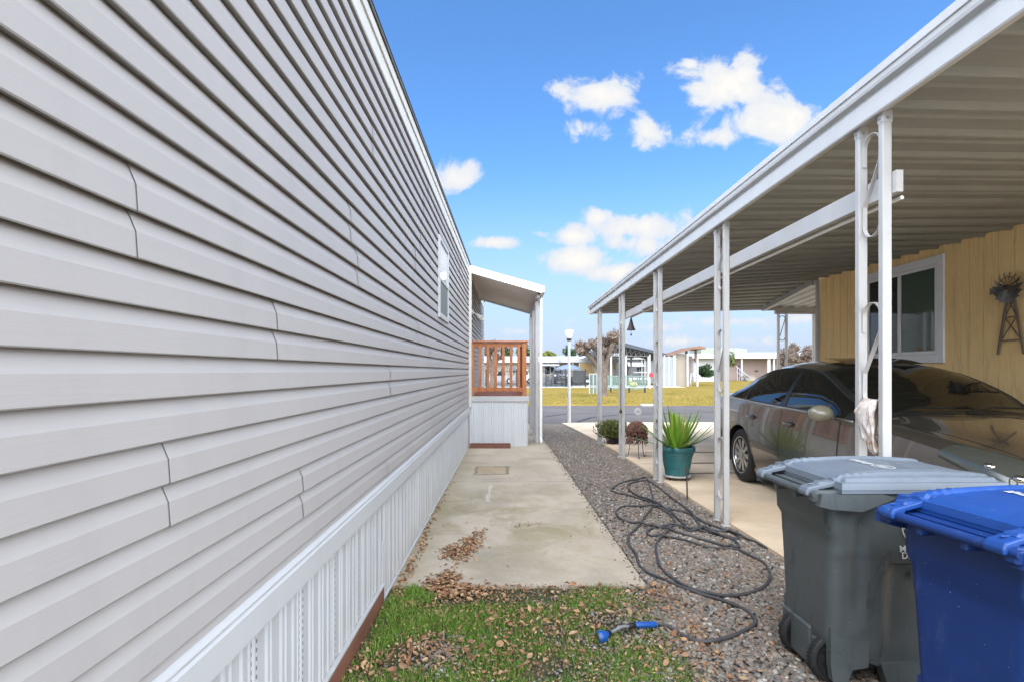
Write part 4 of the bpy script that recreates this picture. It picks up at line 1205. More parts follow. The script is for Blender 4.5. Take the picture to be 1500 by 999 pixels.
def make_bin(label, loc, rz, mbody, mlid, logo):
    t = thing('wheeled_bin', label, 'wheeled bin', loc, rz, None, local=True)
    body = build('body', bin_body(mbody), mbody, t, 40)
    # wheel well brackets below
    for s in (-1, 1):
        m = MB()
        m.prism([(.11,.12),(.12,.045),(.19,.035),(.215,.10),(.29,.11),(.30,.28),(.11,.30)], lambda p: (p[0], s*.212, p[1]), lambda p: (p[0], s*.172, p[1]))
        build('axle_bracket', m, mbody, t)
        m = MB().prism([(.40,.0),(.66,.0),(.665,.12),(.36,.12)], lambda p: (p[0], s*.20, p[1]), lambda p: (p[0], s*.14, p[1]))
        build('foot', m, mbody, t)
        c = Vector((.165, s*.135, .122)); WK = .80
        w = build('wheel', MB().lathe([(.05,-.026),(.095,-.026),(.110,-.022),(.118,-.014),(.120,0),(.118,.014),(.110,.022),(.095,.026),(.05,.026)], c, 40, 'y'), m_black, t, 30)
        m = MB().lathe([(.012,-.024),(.035,-.024),(.035,.024),(.012,.024)], c, 20, 'y')
        for k in range(8):
            a = 2*PI*k/8; u = Vector((math.cos(a), 0, math.sin(a)))
            m.beam(c+u*.03, c+u*.095, .03, .012, up=(0,1,0))
        m.lathe([(.088,-.026),(.096,-.0285),(.096,.0285),(.088,.026)], c, 40, 'y')
        build('rim', m, m_blackpl, w)
        tr = MB()
        for k in range(40):
            a = 2*PI*k/40; u = Vector((math.cos(a), 0, math.sin(a)))
            tr.beam(c+u*.118+Vector((0,-.018,0)), c+u*.118+Vector((0,.018,0)), .006, .008, up=u)
        build('tread', tr, m_black, w)
    build('keel', MB().bbox(.10, .50, -.10, .10, .03, .20, .012), mbody, t)
    build('rear_skirt', MB().bbox(.092, .115, -.06, .200, .045, .24, .008), mbody, t)
    build('axle', MB().tube([(.165,-.19,.122),(.165,.19,.122)], .010, 10), m_galv, t, 40)
    # collar band + corner lugs at the handle side
    for s in (-1, 1):
        m = MB().prism([(.012,.955),(.30,.955),(.36,.935),(.20,.875),(.06,.885),(.0,.90)], lambda p: (p[0], s*.305, p[1]), lambda p: (p[0], s*.235, p[1]))
        build('hinge_lug', m, mbody, t)
        m = MB().bbox(-.012, .12, s*.25-.028, s*.25+.028, .905, .965, .012)
        build('handle_arm', m, mbody, t)
    build('handle', MB().tube([(0,-.275,.945),(0,-.24,.946),(-.004,0,.946),(0,.24,.946),(0,.275,.945)], [.016,.0185,.0185,.0185,.016], 16), mbody, t, 40)
    m = MB()
    for y in (-.09, .09): m.bbox(-.006, .125, y-.014, y+.014, .900, .940, .006)
    m.bbox(.02, .125, -.235, .235, .925, .937, .004)
    build('handle_brace', m, mbody, t)
    # lid : domed, with raised straps, long recessed field and hinge arms
    def lz(u, v):
        x = .10 + .79*u; y = (v-.5)*.62
        ex = min(u, 1-u)*.79; ey = min(v, 1-v)*.62
        e = min(ex, ey)
        z = .975
        def st(a, b, q): return max(0, min(1, (q-a)/(b-a)))
        z += .030*st(.0, .006, e)
        z += .016*st(.030, .045, e)
        z += .024*math.sin(PI*min(1, max(0, (u-.0)/1.0)))*st(.03, .12, e)
        # recessed field
        f = st(.10,.112,ex)*st(.115,.127,ey); z -= .007*f
        # straps with ripples
        for yc in (-.215, .215):
            k = max(0, 1-abs(y-yc)/.026); k = min(1, k*3)
            z += .010*k*(1 + (.35*math.sin(x*150) if .12 < x < .27 else 0))
        # cross ridge lines
        for xc in (.24, .62): z += .004*max(0, 1-abs(x-xc)/.006)*st(.09,.1,ey)
        # chamfered far corners
        return (x - .0, y, z)
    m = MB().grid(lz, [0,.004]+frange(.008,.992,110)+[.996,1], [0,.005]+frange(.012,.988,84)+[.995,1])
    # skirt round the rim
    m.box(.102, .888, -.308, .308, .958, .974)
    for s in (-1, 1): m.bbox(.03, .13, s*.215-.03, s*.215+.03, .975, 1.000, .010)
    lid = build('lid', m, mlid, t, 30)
    # hinge arms reach over the handle bar
    for s in (-1, 1):
        m = MB().prism([(-.030,.935),(-.034,.955),(-.022,.975),(.02,.985),(.17,1.018),(.17,.99),(.03,.965),(.02,.940)], lambda p: (p[0], s*.215-.034, p[1]), lambda p: (p[0], s*.215+.034, p[1]))
        o = build('hinge_arm', m, mlid, lid); bv = o.modifiers.new('bevel', 'BEVEL'); bv.width = .006; bv.segments = 2
        build('hinge_slot', MB().bbox(-.005, .09, s*.215-.004, s*.215+.004, .984, .990, .002), m_blackpl if False else mlid, lid)
    build('lid_lip', MB().bbox(.875, .925, -.13, .13, .972, .992, .006), mlid, lid)
    # white stamp on lid
    if logo:
        m = MB()
        cx, cy = .46, .075
        zt = lz((cx-.10)/.79, .5+cy/.62)[2] + .004
        def ell(c, rx, ry, w, n=36): 
            P_ = [(c[0]+rx*math.cos(2*PI*i/n), c[1]+ry*math.sin(2*PI*i/n)) for i in range(n)]
            Q_ = [(c[0]+(rx-w)*math.cos(2*PI*i/n), c[1]+(ry-w)*math.sin(2*PI*i/n)) for i in range(n)]
            b = len(m.v); m.v += [(a, b_, zt) for a, b_ in P_] + [(a, b_, zt) for a, b_ in Q_]
            m.f += [(b+i, b+(i+1)%n, b+n+(i+1)%n, b+n+i) for i in range(n)]
        ell((.46,-.075), .045, .062, .006)
        for i in range(7):
            y = -.105 + i*.01; m.add([(.435+.006*(i%2), y, zt),(.482-.008*((i+1)%3), y, zt),(.482-.008*((i+1)%3), y+.006, zt),(.435+.006*(i%2), y+.006, zt)],[(0,1,2,3)])
        for i in range(9):
            y = .0 + i*.017; h = .030 + .012*((i*5)%3)
            m.add([(.45-h/2, y, zt),(.45+h/2, y, zt),(.45+h/2, y+.011, zt),(.45-h/2, y+.011, zt)],[(0,1,2,3)])
        build('stamp', m, m_ink, lid)
    return t
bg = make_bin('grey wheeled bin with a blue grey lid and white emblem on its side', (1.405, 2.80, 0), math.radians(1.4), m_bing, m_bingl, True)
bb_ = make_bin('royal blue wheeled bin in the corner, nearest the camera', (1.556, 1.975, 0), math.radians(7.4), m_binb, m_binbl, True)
# lettering and crest on the near long side of the grey bin (local y = -hw)
def sidey(z):
    return -(.205 + .055*(z-.115)/.84 + (.004 if z > .63 else 0)) - .005
rx_ = math.radians(90) - math.atan(.055/.84)
text_mesh('MID VALLEY', .042, (.412, sidey(.672), .672), (rx_,0,0), m_ink, 'lettering', bg)
text_mesh('DISPOSAL', .042, (.424, sidey(.640), .640), (rx_,0,0), m_ink, 'lettering', bg)
m = MB()
def cr(x, z): x += .008; z -= .105; return (x, sidey(z)-.001, z)
for L_ in ([(.41,.900),(.415,.872),(.445,.815)], [(.41,.900),(.44,.903)], [(.418,.890),(.434,.880),(.440,.868),(.452,.872),(.462,.884)], [(.448,.815),(.452,.840),(.470,.850),(.486,.842)], [(.462,.884),(.474,.890),(.486,.884)],[(.445,.815),(.455,.800),(.475,.796)]):
    for p, q in zip(L_[:-1], L_[1:]): m.beam(cr(*p), cr(*q), .0045, .0012, up=(0,1,0))
build('crest', m, m_ink, bg)
# a faint square patch moulded beside the crest
build('serial_plate', MB().box(.485, .53, sidey(.55)-.0008+.01, sidey(.55)+.014, .53, .57), m_bing, bg)
# ------------------------------------------------------------------ sedan (local: y from nose (-) to tail (+), x across, z up)
ST = np.array([
 # y     zb   wb    zm   wm    zk    wk    zt    wt    zc
 (-2.52,.34,.30, .50,.44, .60,.40, .655,.30, .67),
 (-2.46,.26,.58, .50,.68, .65,.60, .715,.44, .73),
 (-2.32,.22,.74, .52,.82, .72,.75, .79,.56, .81),
 (-2.10,.20,.82, .54,.885,.79,.82, .855,.60, .875),
 (-1.80,.20,.85, .56,.915,.85,.855,.905,.62, .935),
 (-1.45,.20,.87, .58,.93, .895,.87,.945,.64, .98),
 (-1.10,.19,.87, .60,.935,.935,.88,.980,.67, 1.02),
 (-.90,.18,.875, .60,.935,.955,.885,1.005,.70, 1.045),
 (-.60,.18,.875, .60,.935,.970,.885,1.16,.735, 1.20),
 (-.30,.18,.875, .60,.935,.980,.885,1.30,.70, 1.355),
 (-.05,.18,.875, .60,.935,.985,.885,1.385,.66, 1.45),
 (.25,.18,.875, .60,.935,.992,.885,1.425,.635, 1.50),
 (.60,.18,.875, .60,.935,1.00,.885,1.435,.625, 1.515),
 (.95,.18,.875, .60,.935,1.01,.885,1.415,.62, 1.50),
 (1.25,.19,.875, .60,.935,1.025,.885,1.36,.62, 1.455),
 (1.50,.20,.875, .60,.933,1.035,.882,1.285,.63, 1.385),
 (1.75,.20,.87, .60,.93, 1.045,.875,1.19,.65, 1.28),
 (2.00,.20,.86, .60,.925,1.045,.865,1.105,.68, 1.165),
 (2.20,.21,.83, .60,.905,1.035,.845,1.08,.69, 1.12),
 (2.40,.24,.76, .60,.85, 1.005,.79, 1.05,.66, 1.085),
 (2.52,.32,.60, .60,.74, .93,.70, .985,.60, 1.01),
])
def pch(xs, ys, x):
    i = int(np.clip(np.searchsorted(xs, x)-1, 0, len(xs)-2)); h = xs[i+1]-xs[i]; t = (x-xs[i])/h
    def sl(k):
        if k <= 0 or k >= len(xs)-1: 
            k2 = 0 if k <= 0 else len(xs)-2
            return (ys[k2+1]-ys[k2])/(xs[k2+1]-xs[k2])
        a = (ys[k]-ys[k-1])/(xs[k]-xs[k-1]); b = (ys[k+1]-ys[k])/(xs[k+1]-xs[k])
        return 0 if a*b <= 0 else 2*a*b/(a+b)
    m0, m1 = sl(i)*h, sl(i+1)*h
    return (2*t**3-3*t*t+1)*ys[i] + (t**3-2*t*t+t)*m0 + (-2*t**3+3*t*t)*ys[i+1] + (t**3-t*t)*m1
SX = ST[:,0]
_c = {}
def ctrl(y):
    k = round(y, 4)
    if k not in _c:
        zb,wb,zm,wm,zk,wk,zt,wt,zc = [pch(SX, ST[:,j], y) for j in range(1,10)]
        _c[k] = [np.array(p) for p in ((0,zb),(wb,zb+.005),((wb*.3+wm*.7),(zb+zm)/2-.02),(wm,zm),(wk,zk),(wt,zt),(wt*.62,zt+(zc-zt)*.80),(0,zc))]
    return _c[k]
def sec(y, s):
    P = ctrl(y); i = min(6, int(s)); f = s-i; a, b = P[i], P[i+1]
    if i in (0,): return a + (b-a)*f
    if i == 4:
        m = a + (b-a)*f; nrm = np.array([b[1]-a[1], -(b[0]-a[0])]); L = np.linalg.norm(nrm)
        return m + nrm/max(L,1e-6)*.018*math.sin(PI*f)*min(1, L/.3)
    ta = (b-a) if i in (1, 4, 5) else (P[i+1]-P[i-1])/2
    tb = (b-a) if i in (3, 4) else ((P[i+2]-P[i])/2 if i < 6 else np.array([-(P[6][0]), 0.0]))
    if i == 3: ta = (P[4]-P[2])/2; tb = np.array([(b-a)[0]*1.5, (b-a)[1]*.9])
    return (2*f**3-3*f*f+1)*a + (f**3-2*f*f+f)*ta + (-2*f**3+3*f*f)*b + (f**3-f*f)*tb
def S(y, s, off=0.0, side=-1):
    p = sec(y, s)
    if off:
        e = .004
        q = sec(y, min(7, s+.03)); r = sec(y, max(0, s-.03)); T = np.array([0.0, 0.0, 0.0]); T[0] = q[0]-r[0]; T[2] = q[1]-r[1]
        u = sec(min(y+.03, 2.52), s); v = sec(max(y-.03,-2.52), s); U = np.array([u[0]-v[0], .06, u[1]-v[1]])
        N = np.cross(U, T); N /= max(np.linalg.norm(N), 1e-9)
        if s < 6.5 and N[0] < 0 and s < 4.9: N = -N
        if s >= 4.9 and N[2] < 0: N = -N
        return (side*(p[0]+N[0]*off), y+N[1]*off, p[1]+N[2]*off)
    return (side*p[0], y, p[1])
CS = 1.05
CX, CYc = 4.02, 5.86
car = thing('parked_sedan', 'bronze four door sedan parked nose forward under the white carport', 'car', (CX, CYc, .052), 0, None, local=True, scale=CS)
segn = [3,5,7,7,8,5,6]
ss_ = []
for i, n in enumerate(segn): ss_ += [i + k/n for k in range(n)]
ss_.append(7.0)
ysb = sorted(set(list(np.round(np.linspace(-2.52, 2.52, 150), 4))))
ring = [(s, -1) for s in ss_] + [(s, 1) for s in reversed(ss_[1:-1])]
mb = MB(); nr = len(ring)
for y in ysb:
    for s, sd_ in ring: mb.v.append(S(y, s, 0, sd_))
for i in range(len(ysb)-1):
    for k in range(nr): mb.f.append((i*nr+k, i*nr+(k+1)%nr, (i+1)*nr+(k+1)%nr, (i+1)*nr+k))
mb.f.append(tuple(range(nr))); mb.f.append(tuple(range((len(ysb)-1)*nr, len(ysb)*nr))[::-1])
body = build('body', mb, m_paint, car, 32)
WHY = (-1.40, 1.37); WR = .335
# wheel arches cut by boolean
cm = MB()
for wy in WHY:
    for sd_ in (-1, 1):
        cm.lathe([(.375, 0), (.375, .30)] if sd_ > 0 else [(.375,-.30),(.375,0)], (sd_*.70 if sd_ > 0 else -.70, wy, .345), 48, 'x')
cut = build('cut', cm, None, car)
bo = body.modifiers.new('arch', 'BOOLEAN'); bo.operation = 'DIFFERENCE'; bo.object = cut; bo.solver = 'EXACT'
bpy.context.view_layer.update()
dg = bpy.context.evaluated_depsgraph_get()
me2 = bpy.data.meshes.new_from_object(body.evaluated_get(dg))
body.modifiers.clear(); body.data = me2
bpy.data.objects.remove(cut)
if len(body.data.materials) == 0: body.data.materials.append(m_paint)
for p_ in body.data.polygons: p_.material_index = 0
for wy in WHY:
    for sd_ in (-1, 1):
        x0 = sd_*.71; x1 = sd_*.925
        mb = MB().grid(lambda a, q: (q[0], wy + q[1]*math.cos(a), .345 + q[1]*math.sin(a)), frange(-.35, PI+.35, 30), [(x0,.0),(x0,.371),(x1,.371)])
        build('arch_liner', mb, m_blackpl, body)
        # wheel
        c = Vector((sd_*.80, wy, WR+.0)); w2 = .105
        T_ = [(.20,-w2*.9),(.245,-w2),(.29,-w2*1.02),(.322,-w2*.86),(.333,-w2*.6),(.335,0),(.333,w2*.6),(.322,w2*.86),(.29,w2*1.02),(.245,w2),(.20,w2*.9)]
        wh = build('wheel', MB().lathe(T_, c, 56, 'x', cap=False), m_black, car, 30)
        f = sd_
        R_ = [(.228,f*.098),(.232,f*.106),(.222,f*.104),(.205,f*.07),(.200,f*.0),(.05,f*.0)]
        rm = MB().lathe([(a, b) for a, b in R_], c, 56, 'x', cap=False)
        for k in range(10):
            a = 2*PI*k/10; u = Vector((0, math.cos(a), math.sin(a))); v = Vector((0, -math.sin(a), math.cos(a)))
            o_ = Vector((f,0,0))
            def q(r, s, h): return c + u*r + v*s + o_*h
            rm.add([q(.05,-.020,.088), q(.05,.020,.088), q(.218,.033,.094), q(.218,-.033,.094), q(.05,-.013,.060), q(.05,.013,.060), q(.218,.022,.062), q(.218,-.022,.062)],
                   [(0,1,2,3),(0,4,5,1),(1,5,6,2),(3,2,6,7),(0,3,7,4)])
        rm.lathe([(.012,f*.10),(.045,f*.098),(.062,f*.088),(.062,f*.05)], c, 24, 'x')
        build('rim', rm, m_chrome, wh, 30)
        build('brake_disc', MB().lathe([(.19,f*.018),(.19,f*.03),(.06,f*.03)], c, 32, 'x'), m_galv, wh, 30)

def patch(name, ys, sfn, n, mat, parent, off, side=-1, smooth=40):
    m = MB().grid(lambda y, t: S(y, sfn(y, t), off, side), ys, frange(0, 1, n))
    return build(name, m, mat, parent, smooth)
def s_at_z(y, z, lo=1.0, hi=4.0):
    for _ in range(26):
        mid_ = (lo+hi)/2
        if sec(y, mid_)[1] < z: lo = mid_
        else: hi = mid_
    return (lo+hi)/2
def arc_cut(z, wy, sgn, r=.392):
    dz = z-.345
    return wy + sgn*math.sqrt(max(0, r*r-dz*dz)) if abs(dz) < r else wy
def rear_edge(z):
    k = max(0, min(1, (z-.52)/.26)); k = k*k*(3-2*k)
    return arc_cut(min(z,.62), 1.37, -1, .415)*(1-k) + (1.12 + .10*(z-.6))*k
for side in (-1, 1):
    # doors as skin panels standing 3 mm proud, gaps between show the dark recess
    def door(y0f, y1f, nm):
        m = MB(); b = 0
        zs_ = frange(.235, .985, 26)
        for j, zz_ in enumerate(zs_):
            y0, y1 = y0f(zz_), y1f(zz_)
            for i in range(22):
                y = y0 + (y1-y0)*i/21
                m.v.append(S(y, s_at_z(y, min(zz_, sec(y, 3.97)[1]), 1.0, 4.0), .004, side))
        for j in range(25):
            for i in range(21): m.f.append((j*22+i, j*22+i+1, (j+1)*22+i+1, (j+1)*22+i))
        return build(nm, m, m_paint, car, 40)
    fd = door(lambda z: -.72 + .05*max(0,(z-.7)), lambda z: .325, 'door')
    rd = door(lambda z: .337, lambda z: (rear_edge(z)), 'door')
    for d_, yy in ((fd, .12), (rd, 1.00)):
        zz_ = .845
        c = Vector(S(yy, s_at_z(yy, zz_), .030, side))
        build('handle', MB().tube([c+Vector((0,-.085,0)), c+Vector((side*.010,-.05,0)), c+Vector((side*.012,0,0)), c+Vector((side*.010,.05,0)), c+Vector((0,.085,0))], [.010,.016,.017,.016,.010], 10), m_paint, d_, 50)
        c2 = Vector(S(yy, s_at_z(yy, zz_), .007, side))
        build('handle_cup', MB().ico(c2, 1, 2, 0, 1, (.006,.075,.030)), m_paintdk, d_, 40)
    # seams
    def seam(pts, w=.005, off=.0052, mat=m_paintdk, nm='door_gap'):
        m = MB()
        for (ya, za), (yb, zb_) in zip(pts[:-1], pts[1:]):
            m.beam(S(ya, s_at_z(ya, za), off, side), S(yb, s_at_z(yb, zb_), off, side), w, .001, up=(1,0,0))
        build(nm, m, mat, car)
    zs_ = frange(.24, .985, 18)
    seam([(.331, z) for z in zs_]); seam([(-.726 + .05*max(0,(z-.7)), z) for z in zs_])
    seam([((rear_edge(z))+.006, z) for z in zs_])
    # bright strip low on the doors and along the waist
    seam([(y, .475+.012*(y+.7)) for y in frange(-.70, .93, 20)], .011, .009, m_chromel, 'side_moulding')
    m = MB()
    ywl = frange(-.88, 1.86, 60)
    for a, b in zip(ywl[:-1], ywl[1:]): m.beam(S(a, 4.02, .006, side), S(b, 4.02, .006, side), .014, .004, up=(1,0,0))
    build('waist_trim', m, m_chromel, car)
    # side glass
    def top(y): return .93
    sb = lambda y, t: 4.07 + (top(y)-.07)*t
    patch('side_window', frange(-.74, .27, 30), sb, 10, m_carglass, fd, .006, side)
    patch('side_window', frange(.375, 1.27, 30), sb, 10, m_carglass, rd, .006, side)
    patch('quarter_window', frange(1.305, 1.70, 16), sb, 8, m_carglass, car, .006, side)
    patch('window_surround', frange(-.86, 1.80, 60), lambda y, t: 4.03+.955*t, 12, m_paintdk, car, .003, side)
    patch('pillar', frange(.285, .36, 4), sb, 8, m_paintdk, car, .009, side)
    patch('pillar', frange(1.278, 1.298, 3), sb, 8, m_paintdk, car, .010, side)
    m = MB(); yt = frange(-.92, 1.86, 60)
    for a, b in zip(yt[:-1], yt[1:]): m.beam(S(a, 4.985, .006, side), S(b, 4.985, .006, side), .014, .006, up=(0,0,1))
    build('roof_gutter', m, m_paintdk, car)
    # headlamp and tail lamp
    def hs(y, t):
        u = (y+2.40)/.62
        lo_ = 3.62 + .25*u; hi_ = 4.90 + .05*u - .55*u*u
        return lo_ + (hi_-lo_)*t
    hl = patch('headlight', frange(-2.40, -1.80, 20), hs, 10, m_lens, car, .006, side)
    for yy, r in ((-2.28,.052),(-2.12,.045)):
        c = Vector(S(yy, 4.12, -.005, side))
        build('reflector', MB().ico(c, r, 3, 0, 1, (.75,.75,.5)), m_chromel, hl, 60)
    m = MB()
    yy_ = frange(-2.40, -1.80, 20)
    for a, b in zip(yy_[:-1], yy_[1:]):
        m.beam(S(a, hs(a,1.0), .006, side), S(b, hs(b,1.0), .006, side), .007, .003, up=(0,0,1)); m.beam(S(a, hs(a,0), .006, side), S(b, hs(b,0), .006, side), .007, .003, up=(1,0,0))
    m.beam(S(-1.80, hs(-1.8,0), .006, side), S(-1.80, hs(-1.8,1), .006, side), .007, .003, up=(0,1,0))
    build('rim_line', m, m_paintdk, hl)
    patch('taillight', frange(2.22, 2.48, 10), lambda y, t: 3.45+.52*t, 6, m_red, car, .006, side)
    # mirror
    c = Vector((side*1.00, -.60, 1.015))
    mr = build('mirror', MB().ico(c, 1, 3, .05, 1.2, (.115,.065,.075)), m_mirror, car, 60)
    build('mirror_arm', MB().beam((side*.86,-.60,.985), (side*.95,-.60,.995), .05, .03), m_paintdk, mr)
    build('mirror_glass', MB().ico(c+Vector((0,.05,0)), 1, 3, 0, 1, (.10,.02,.062)), m_carglass, mr, 60)
    # hood edge line
    m = MB(); yh = frange(-2.34, -.93, 40)
    for a, b in zip(yh[:-1], yh[1:]): m.beam(S(a, 5.02, .0015, side), S(b, 5.02, .0015, side), .006, .001, up=(0,0,1))
    build('hood_gap', m, m_paintdk, car)
# windscreen, rear glass, sunroof
def both(name, ys, s0, mat, off, parent=car):
    m = MB().grid(lambda y, u: S(y, 7-abs(u)*(7-s0), off, -1 if u < 0 else 1), ys, frange(-1, 1, 31)); return build(name, m, mat, parent, 50)
both('windscreen_surround', frange(-.97, -.03, 34), 5.02, m_paintdk, .003)
ws = both('windscreen', frange(-.88, -.09, 34), 5.22, m_carglass, .007)
both('rear_glass', frange(1.30, 2.02, 26), 5.25, m_carglass, .007)
m = MB().grid(lambda y, u: (u*.40, y, sec(y, 7-abs(u)*.6)[1] + .012 + .018*max(0, (y-.0)/.45)), frange(-.0, .42, 10), frange(-1, 1, 13))
build('sunroof', m, M('brown_sunroof_glass', (.07,.035,.022), .15, .1), car, 40)
for x0, x1 in ((-.58, -.02), (.05, .62)):
    build('wiper', MB().tube([(x0, -.94+.05*abs(x0), 1.052-.05*abs(x0)), ((x0+x1)/2, -.87, 1.085), (x1, -.90, 1.075)], .008, 6), m_blackpl, car)
# front bumper openings, grille, plate recess
m = MB().grid(lambda x, z: (x, -2.525 + .35*x*x, z), frange(-.38, .38, 15), [.50,.54,.58,.62]); build('grille', m, m_paintdk, car)
m = MB().grid(lambda x, z: (x, -2.515 + .32*x*x, z), frange(-.45, .45, 15), [.30,.36,.42]); build('lower_grille', m, m_blackpl, car)
# interior hints behind glass are not visible: dark cabin
# ------------------------------------------------------------------ across the street
# lamp post
lp = Vector((1.83, 17.1, -.15))
lt = thing('street_lamp', 'slim white lamp post with a frosted tulip globe at the end of the gravel', 'street lamp', lp)
build('pole', MB().tube([lp+Vector((0,0,-.05)), lp+Vector((0,0,1.4)), lp+Vector((0,0,2.62))], [.058,.050,.040], 16), m_white, lt, 40)
build('collar', MB().lathe([(.05,2.60),(.075,2.62),(.08,2.66),(.05,2.68)], lp, 18), m_dark, lt, 30)
build('globe', MB().lathe([(.055,2.68),(.095,2.73),(.115,2.80),(.128,2.88),(.135,2.93),(.06,2.945),(.01,2.95)], lp, 24), m_globe, lt, 50)

# pollarded trees
def pollard(base, limbs, name_label, rr=.24, seed=1, group='pollarded trees'):
    R = random.Random(seed)
    t = thing('pollarded_tree', name_label, 'tree', base, 0, group)
    base = Vector(base)
    tr = MB()
    fork = base + Vector((.05, 0, 1.55*rr/.24*1.0))
    pts = crm([base+Vector((0,0,-.1)), base+Vector((.02,0,.5)), base+Vector((.06,0,1.1)), fork], 4)
    tr.tube(pts, [rr*(1.25 - .35*i/(len(pts)-1)) + (.12*rr/.24 if i == 0 else 0) for i in range(len(pts))], 14)
    kn = MB(); tw = MB()
    for (dx, dy, dz, r1, kr) in limbs:
        e = base + Vector((dx, dy, dz)); m1 = fork + (e-fork)*.45 + Vector((0, 0, .08))
        p3 = crm([fork - Vector((0,0,.2)), fork+(m1-fork)*.5, m1, e], 4)
        tr.tube(p3, [rr*.8 + (r1-rr*.8)*i/(len(p3)-1) for i in range(len(p3))], 12)
        for k in range(15):
            a = R.uniform(0, 2*PI); b = R.uniform(-.7, 1.3); d = kr*R.uniform(.15, .72)
            c = e + Vector((math.cos(a)*math.cos(b)*d, math.sin(a)*math.cos(b)*d, math.sin(b)*d*.85))
            kn.ico(c, kr*R.uniform(.34, .5), 3, .85, 3.6, (1,1,.9), seed=R.random()*50)
        for k in range(30):
            a = R.uniform(0, 2*PI); b = R.uniform(-.3, 1.5)
            d = Vector((math.cos(a)*math.cos(b), math.sin(a)*math.cos(b), math.sin(b)))
            q = e + d*kr*.85
            tw.tube([q, q+d*kr*R.uniform(.25,.5)], [kr*.05, kr*.03], 5)
    tr.add(tw.v, tw.f)
    # displaced bark
    for i, v in enumerate(tr.v):
        v = Vector(v); n_ = noise.noise(v*3.0)*.09*rr/.24; d = Vector((v.x-base.x, v.y-base.y, 0))
        tr.v[i] = tuple(v + Vector((noise.noise(v*4), noise.noise(v*4+Vector((9,0,0))), 0))*.06*rr/.24)
    build('trunk', tr, m_bark, t, 60)
    build('crown', kn, m_knob, t, 60)
    return t
def at(px, Y, z=-.12): return Vector(((px-748)/F*Y, Y, z))
pollard(at(883, 35.5), [(-1.35,.2,3.05,.16,.55),(-.75,-.3,3.25,.12,.40),(.02,.3,3.45,.16,.50),(.75,-.1,3.75,.15,.55),(.50,.5,3.1,.14,.48),(-.2,-.4,2.9,.12,.35)], 'thick pollarded tree with knobbly bare crown on the lawn behind the fourth carport post', .25, 3, None)
pollard(at(1162, 34), [(-.45,.2,2.55,.13,.42),(-.1,-.2,2.9,.12,.42),(-.75,.1,2.2,.10,.3)], 'knobbly pollarded tree seen between the slim posts of the far awning', .2, 5, None)
pollard(at(1186, 32), [(-.75,.2,2.35,.13,.40),(-.2,-.2,2.6,.12,.45),(.35,.2,2.75,.12,.42)], 'knobbly pollarded tree beside the corner of the ochre home', .2, 8, None)
pollard(at(721, 36), [(-.3,.2,2.9,.13,.42),(.15,-.2,3.2,.12,.40),(.35,.2,2.5,.12,.32)], 'pollarded tree seen through the left balusters of the porch railing', .2, 9, None)

# leafy trees far behind
def leafy(name, label, c, rx_, rz_, mat, n=2600, seed=0, trunk=True, lump=9, ls=.16, cat='tree'):
    R = np.random.default_rng(seed)
    c = Vector(c)
    t = thing(name, label, cat, (c.x, c.y, -.15))
    cl = R.normal(0, .45, (lump, 3)); cl[:,2] = np.abs(cl[:,2])*.9
    k = R.integers(0, lump, n); d = R.normal(0, 1, (n,3)); d /= np.linalg.norm(d, axis=1)[:,None]
    p = cl[k] + d*R.uniform(.25,.5,n)[:,None]
    p = p*np.array([rx_*.75, rx_*.75, rz_*.8]) + np.array([0,0,rz_*.1])
    a = R.normal(0,1,(n,3)); a /= np.linalg.norm(a,axis=1)[:,None]; b = np.cross(a, R.normal(0,1,(n,3))); b /= np.linalg.norm(b,axis=1)[:,None]
    s = ls*R.uniform(.6,1.3,n)[:,None]
    V = np.stack([p-a*s, p-b*s*.6, p+a*s, p+b*s*.6],1).reshape(-1,3) + np.array(c) - np.array([c.x,c.y,-.15])
    Fa = np.arange(n*4).reshape(n,4)
    o = npmesh('crown', V, Fa, mat, t, False)
    if trunk:
        build('trunk', MB().tube([(c.x,c.y,-.2),(c.x+.1,c.y,c.z*.5),(c.x,c.y,c.z+rz_*.2)], [rx_*.09,rx_*.07,rx_*.03], 10), m_bark, t, 60)
    return t
leafy('leafy_tree', 'round yellow green tree rising behind the white roofed home', W(805, 524, 95), 2.2, 1.6, m_yelgr, 2600, 1)
leafy('evergreen_tree', 'dark evergreen tree between the porch rail and the awning post', W(774, 528, 84), 1.6, 2.6, m_ever, 2400, 2)
leafy('evergreen_tree', 'dark leafy tree standing just left of the lamp post far behind', W(832, 520, 96), 1.0, 1.7, m_ever, 900, 3)
leafy('evergreen_tree', 'small dark tree top behind the porch railing balusters', W(739, 524, 90), 1.3, 2.2, m_ever, 1200, 4)
leafy('evergreen_tree', 'dark tree line above the pale roofs right of the cedar shelter', W(1032, 520, 110), 3.0, 1.4, m_ever, 1500, 5)
leafy('evergreen_tree', 'dark tree half hidden behind the lattice canopy', W(904, 508, 105), 2.0, 2.0, m_ever, 1000, 6)
leafy('green_shrub', 'rounded dark green shrub beside the cedar roofed shelter', W(1035, 549, 62), 1.35, 1.0, m_ever, 2600, 7, False, 12, .10, 'shrub')
leafy('ochre_shrub', 'olive shrub in front of the blush home by its steps', W(1070, 532, 80), 1.1, 1.9, m_succ, 900, 8, False, 9, .14, 'shrub')

